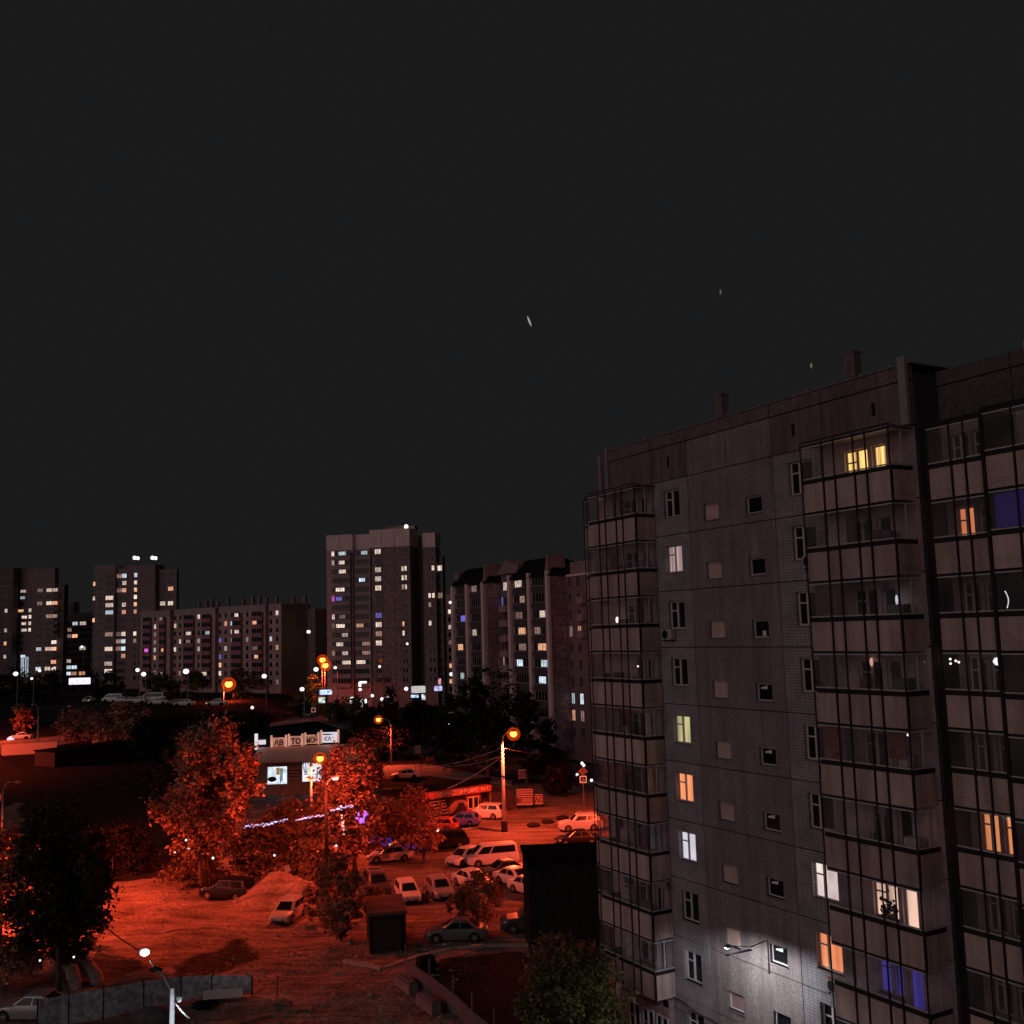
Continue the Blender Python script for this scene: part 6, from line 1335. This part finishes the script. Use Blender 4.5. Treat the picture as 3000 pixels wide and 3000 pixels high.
# fairy lights on the trees and the terrace
FLB = lit('fairy_bulb_blue', (.55, .55, 1), 1.2, .5); FLV = lit('fairy_violet', (.35, .12, 1), .9, .4)
def lightstring(pts, n, r_, Y_, label, m_, jit=2):
    rn = random.Random(int(pts[0][0])); b = MB()
    for k in range(n):
        q = k/(n-1)*(len(pts)-1); i = min(int(q), len(pts)-2); u = q-i
        x = pts[i][0]*(1-u)+pts[i+1][0]*u+rn.gauss(0, jit*.3); y = pts[i][1]*(1-u)+pts[i+1][1]*u+rn.gauss(0, jit)
        b.ball(tuple(AT(x, y, Y_)), r_*(.6+.8*rn.random()), 6)
    return tag(b.build('fairy_light_string', m_, smooth=True), label, 'fairy lights')
lightstring([(716, 2423), (780, 2414), (842, 2402)], 42, .055, 92.5, 'bluish fairy light string on the left across the terrace shrubs', FLB)
lightstring([(868, 2402), (960, 2386)], 34, .055, 92.5, 'bluish fairy light string in the middle beside the red lamp pole', FLB)
lightstring([(970, 2377), (1005, 2365), (1032, 2358)], 20, .075, 91, 'white fairy light string ending on the round red tree', MC['fairy_bulb_blue'])
lightstring([(1046, 2394), (1060, 2402), (1074, 2376)], 26, .09, 90.5, 'clump of violet fairy lights in the round red tree', FLV, 7)
lightstring([(1000, 2380), (1008, 2440)], 14, .07, 91, 'pinkish light string hanging in the round red tree', lit('pink_bulbs', (1, .55, .5), .9, .4), 5)
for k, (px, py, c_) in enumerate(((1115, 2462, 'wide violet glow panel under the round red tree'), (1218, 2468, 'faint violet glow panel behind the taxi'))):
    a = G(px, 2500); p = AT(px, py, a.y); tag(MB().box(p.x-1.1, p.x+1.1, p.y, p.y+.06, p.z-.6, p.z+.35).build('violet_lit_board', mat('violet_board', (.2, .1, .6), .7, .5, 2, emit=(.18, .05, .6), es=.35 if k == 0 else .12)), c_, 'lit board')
for k, (px, py, Y_, r_) in enumerate(((573, 2149, 120, .16), (545, 2461, 92, .1), (554, 2484, 92, .12), (624, 2514, 90, .11), (804, 2506, 92, .1), (513, 2497, 92, .07), (115, 2488, 68, .07), (774, 2306, 145, .14), (117, 2814, 60, .06), (216, 2804, 60, .06), (1146, 2401, 105, .1), (1229, 2420, 105, .1), (1283, 2431, 104, .18), (985, 2478, 92, .1))):
    tag(MB().ball(tuple(AT(px, py, Y_)), r_, 8).build('light_point', MC['far_led'], smooth=True),
        ['white light above the large red tree at its upper left', 'upper of two white points at the lower left of the large red tree', 'lower of two white points at the lower left of the large red tree', 'white point just left of the large tree trunks', 'white point above the dirt mound in the shrubs', 'dim reddish point at the left rim of the large red tree', 'white point high in the dark lower left tree', 'white light on the black hatchback before the car wash', 'white point low in the dark lower left tree, left one', 'white point low in the dark lower left tree, right one', 'small light in the lower red tree, upper left', 'white light in the lower red tree, middle', 'large white lamp at the rim of the lower red tree by the red hatchback', 'white point on the dark lamp pole among leaves'][k], 'light', 'points of white light among the near trees')
# little signs on the dirt
for px, py, nm in ((842, 2545, 'small tilted pale plate on top of the dirt mound'),):
    a = G(830, 2632); p = AT(px, py, a.y+.3); o = tag(MB().box(-.25, .25, -.02, .02, -.28, .28).tube([(0, .04, -1.3), (0, .04, .2)], .025, 5).build('plate_sign', mat('pale_plate', (.7, .5, .42), .6)), nm, 'sign'); o.location = p; o.rotation_euler = (0, R(-18), 0)
a = G(1008, 2560); p = AT(1008, 2540, a.y-3); t = thing('no_entry_sign', 'round reddish road sign seen before the round red tree', 'road sign', (p.x, p.y, 0)); MB().ball((0, 0, p.z), .38, 14, 0, (1, .08, 1)).build('disc', RP, t); MB().tube([(0, .05, 0), (0, .05, p.z)], .035, 6).build('post', DARK, t)
# ------------------------------------------------------------------ moon sliver and stars
def sliver(px, py, h_, w_, tilt, m_, label, name, cat):
    D_ = 2200; p = AT(px, py, D_); s_ = D_/FPX; n = 14; v = []
    for k in range(n+1):
        q = -1+2*k/n; v += [(-(1-q*q)*w_*.55, 0, q*h_), ((1-q*q)*w_*.45, 0, q*h_)]
    v = [(x*s_, y+dy, z*s_) for dy in (0, 6) for x, y, z in v]; m2 = 2*(n+1)
    f = [(2*k, 2*k+1, 2*k+3, 2*k+2) for k in range(n)]+[(m2+2*k, m2+2*k+2, m2+2*k+3, m2+2*k+1) for k in range(n)]+[(2*k, 2*k+2, m2+2*k+2, m2+2*k) for k in range(n)]+[(2*k+1, m2+2*k+1, m2+2*k+3, 2*k+3) for k in range(n)]
    o = tag(MB().add(v, f).build(name, m_), label, cat); o.location = p; o.rotation_euler = (0, R(tilt), 0); return o
sliver(1551, 940, 17, 5, -20, lit('moon_glow', (.75, .62, .55), .45, .6), 'thin bent crescent moon alone in the night sky', 'crescent_moon', 'moon')
sliver(2112, 854, 8, 4, 0, lit('star_glow', (.35, .35, .28), .22, .1), 'small faint star high above the near block', 'star', 'star')
sliver(2378, 1070, 7, 4, 0, lit('star_yellow', (.40, .34, .10), .3, .1), 'small yellowish star just above the near block roof', 'star', 'star')
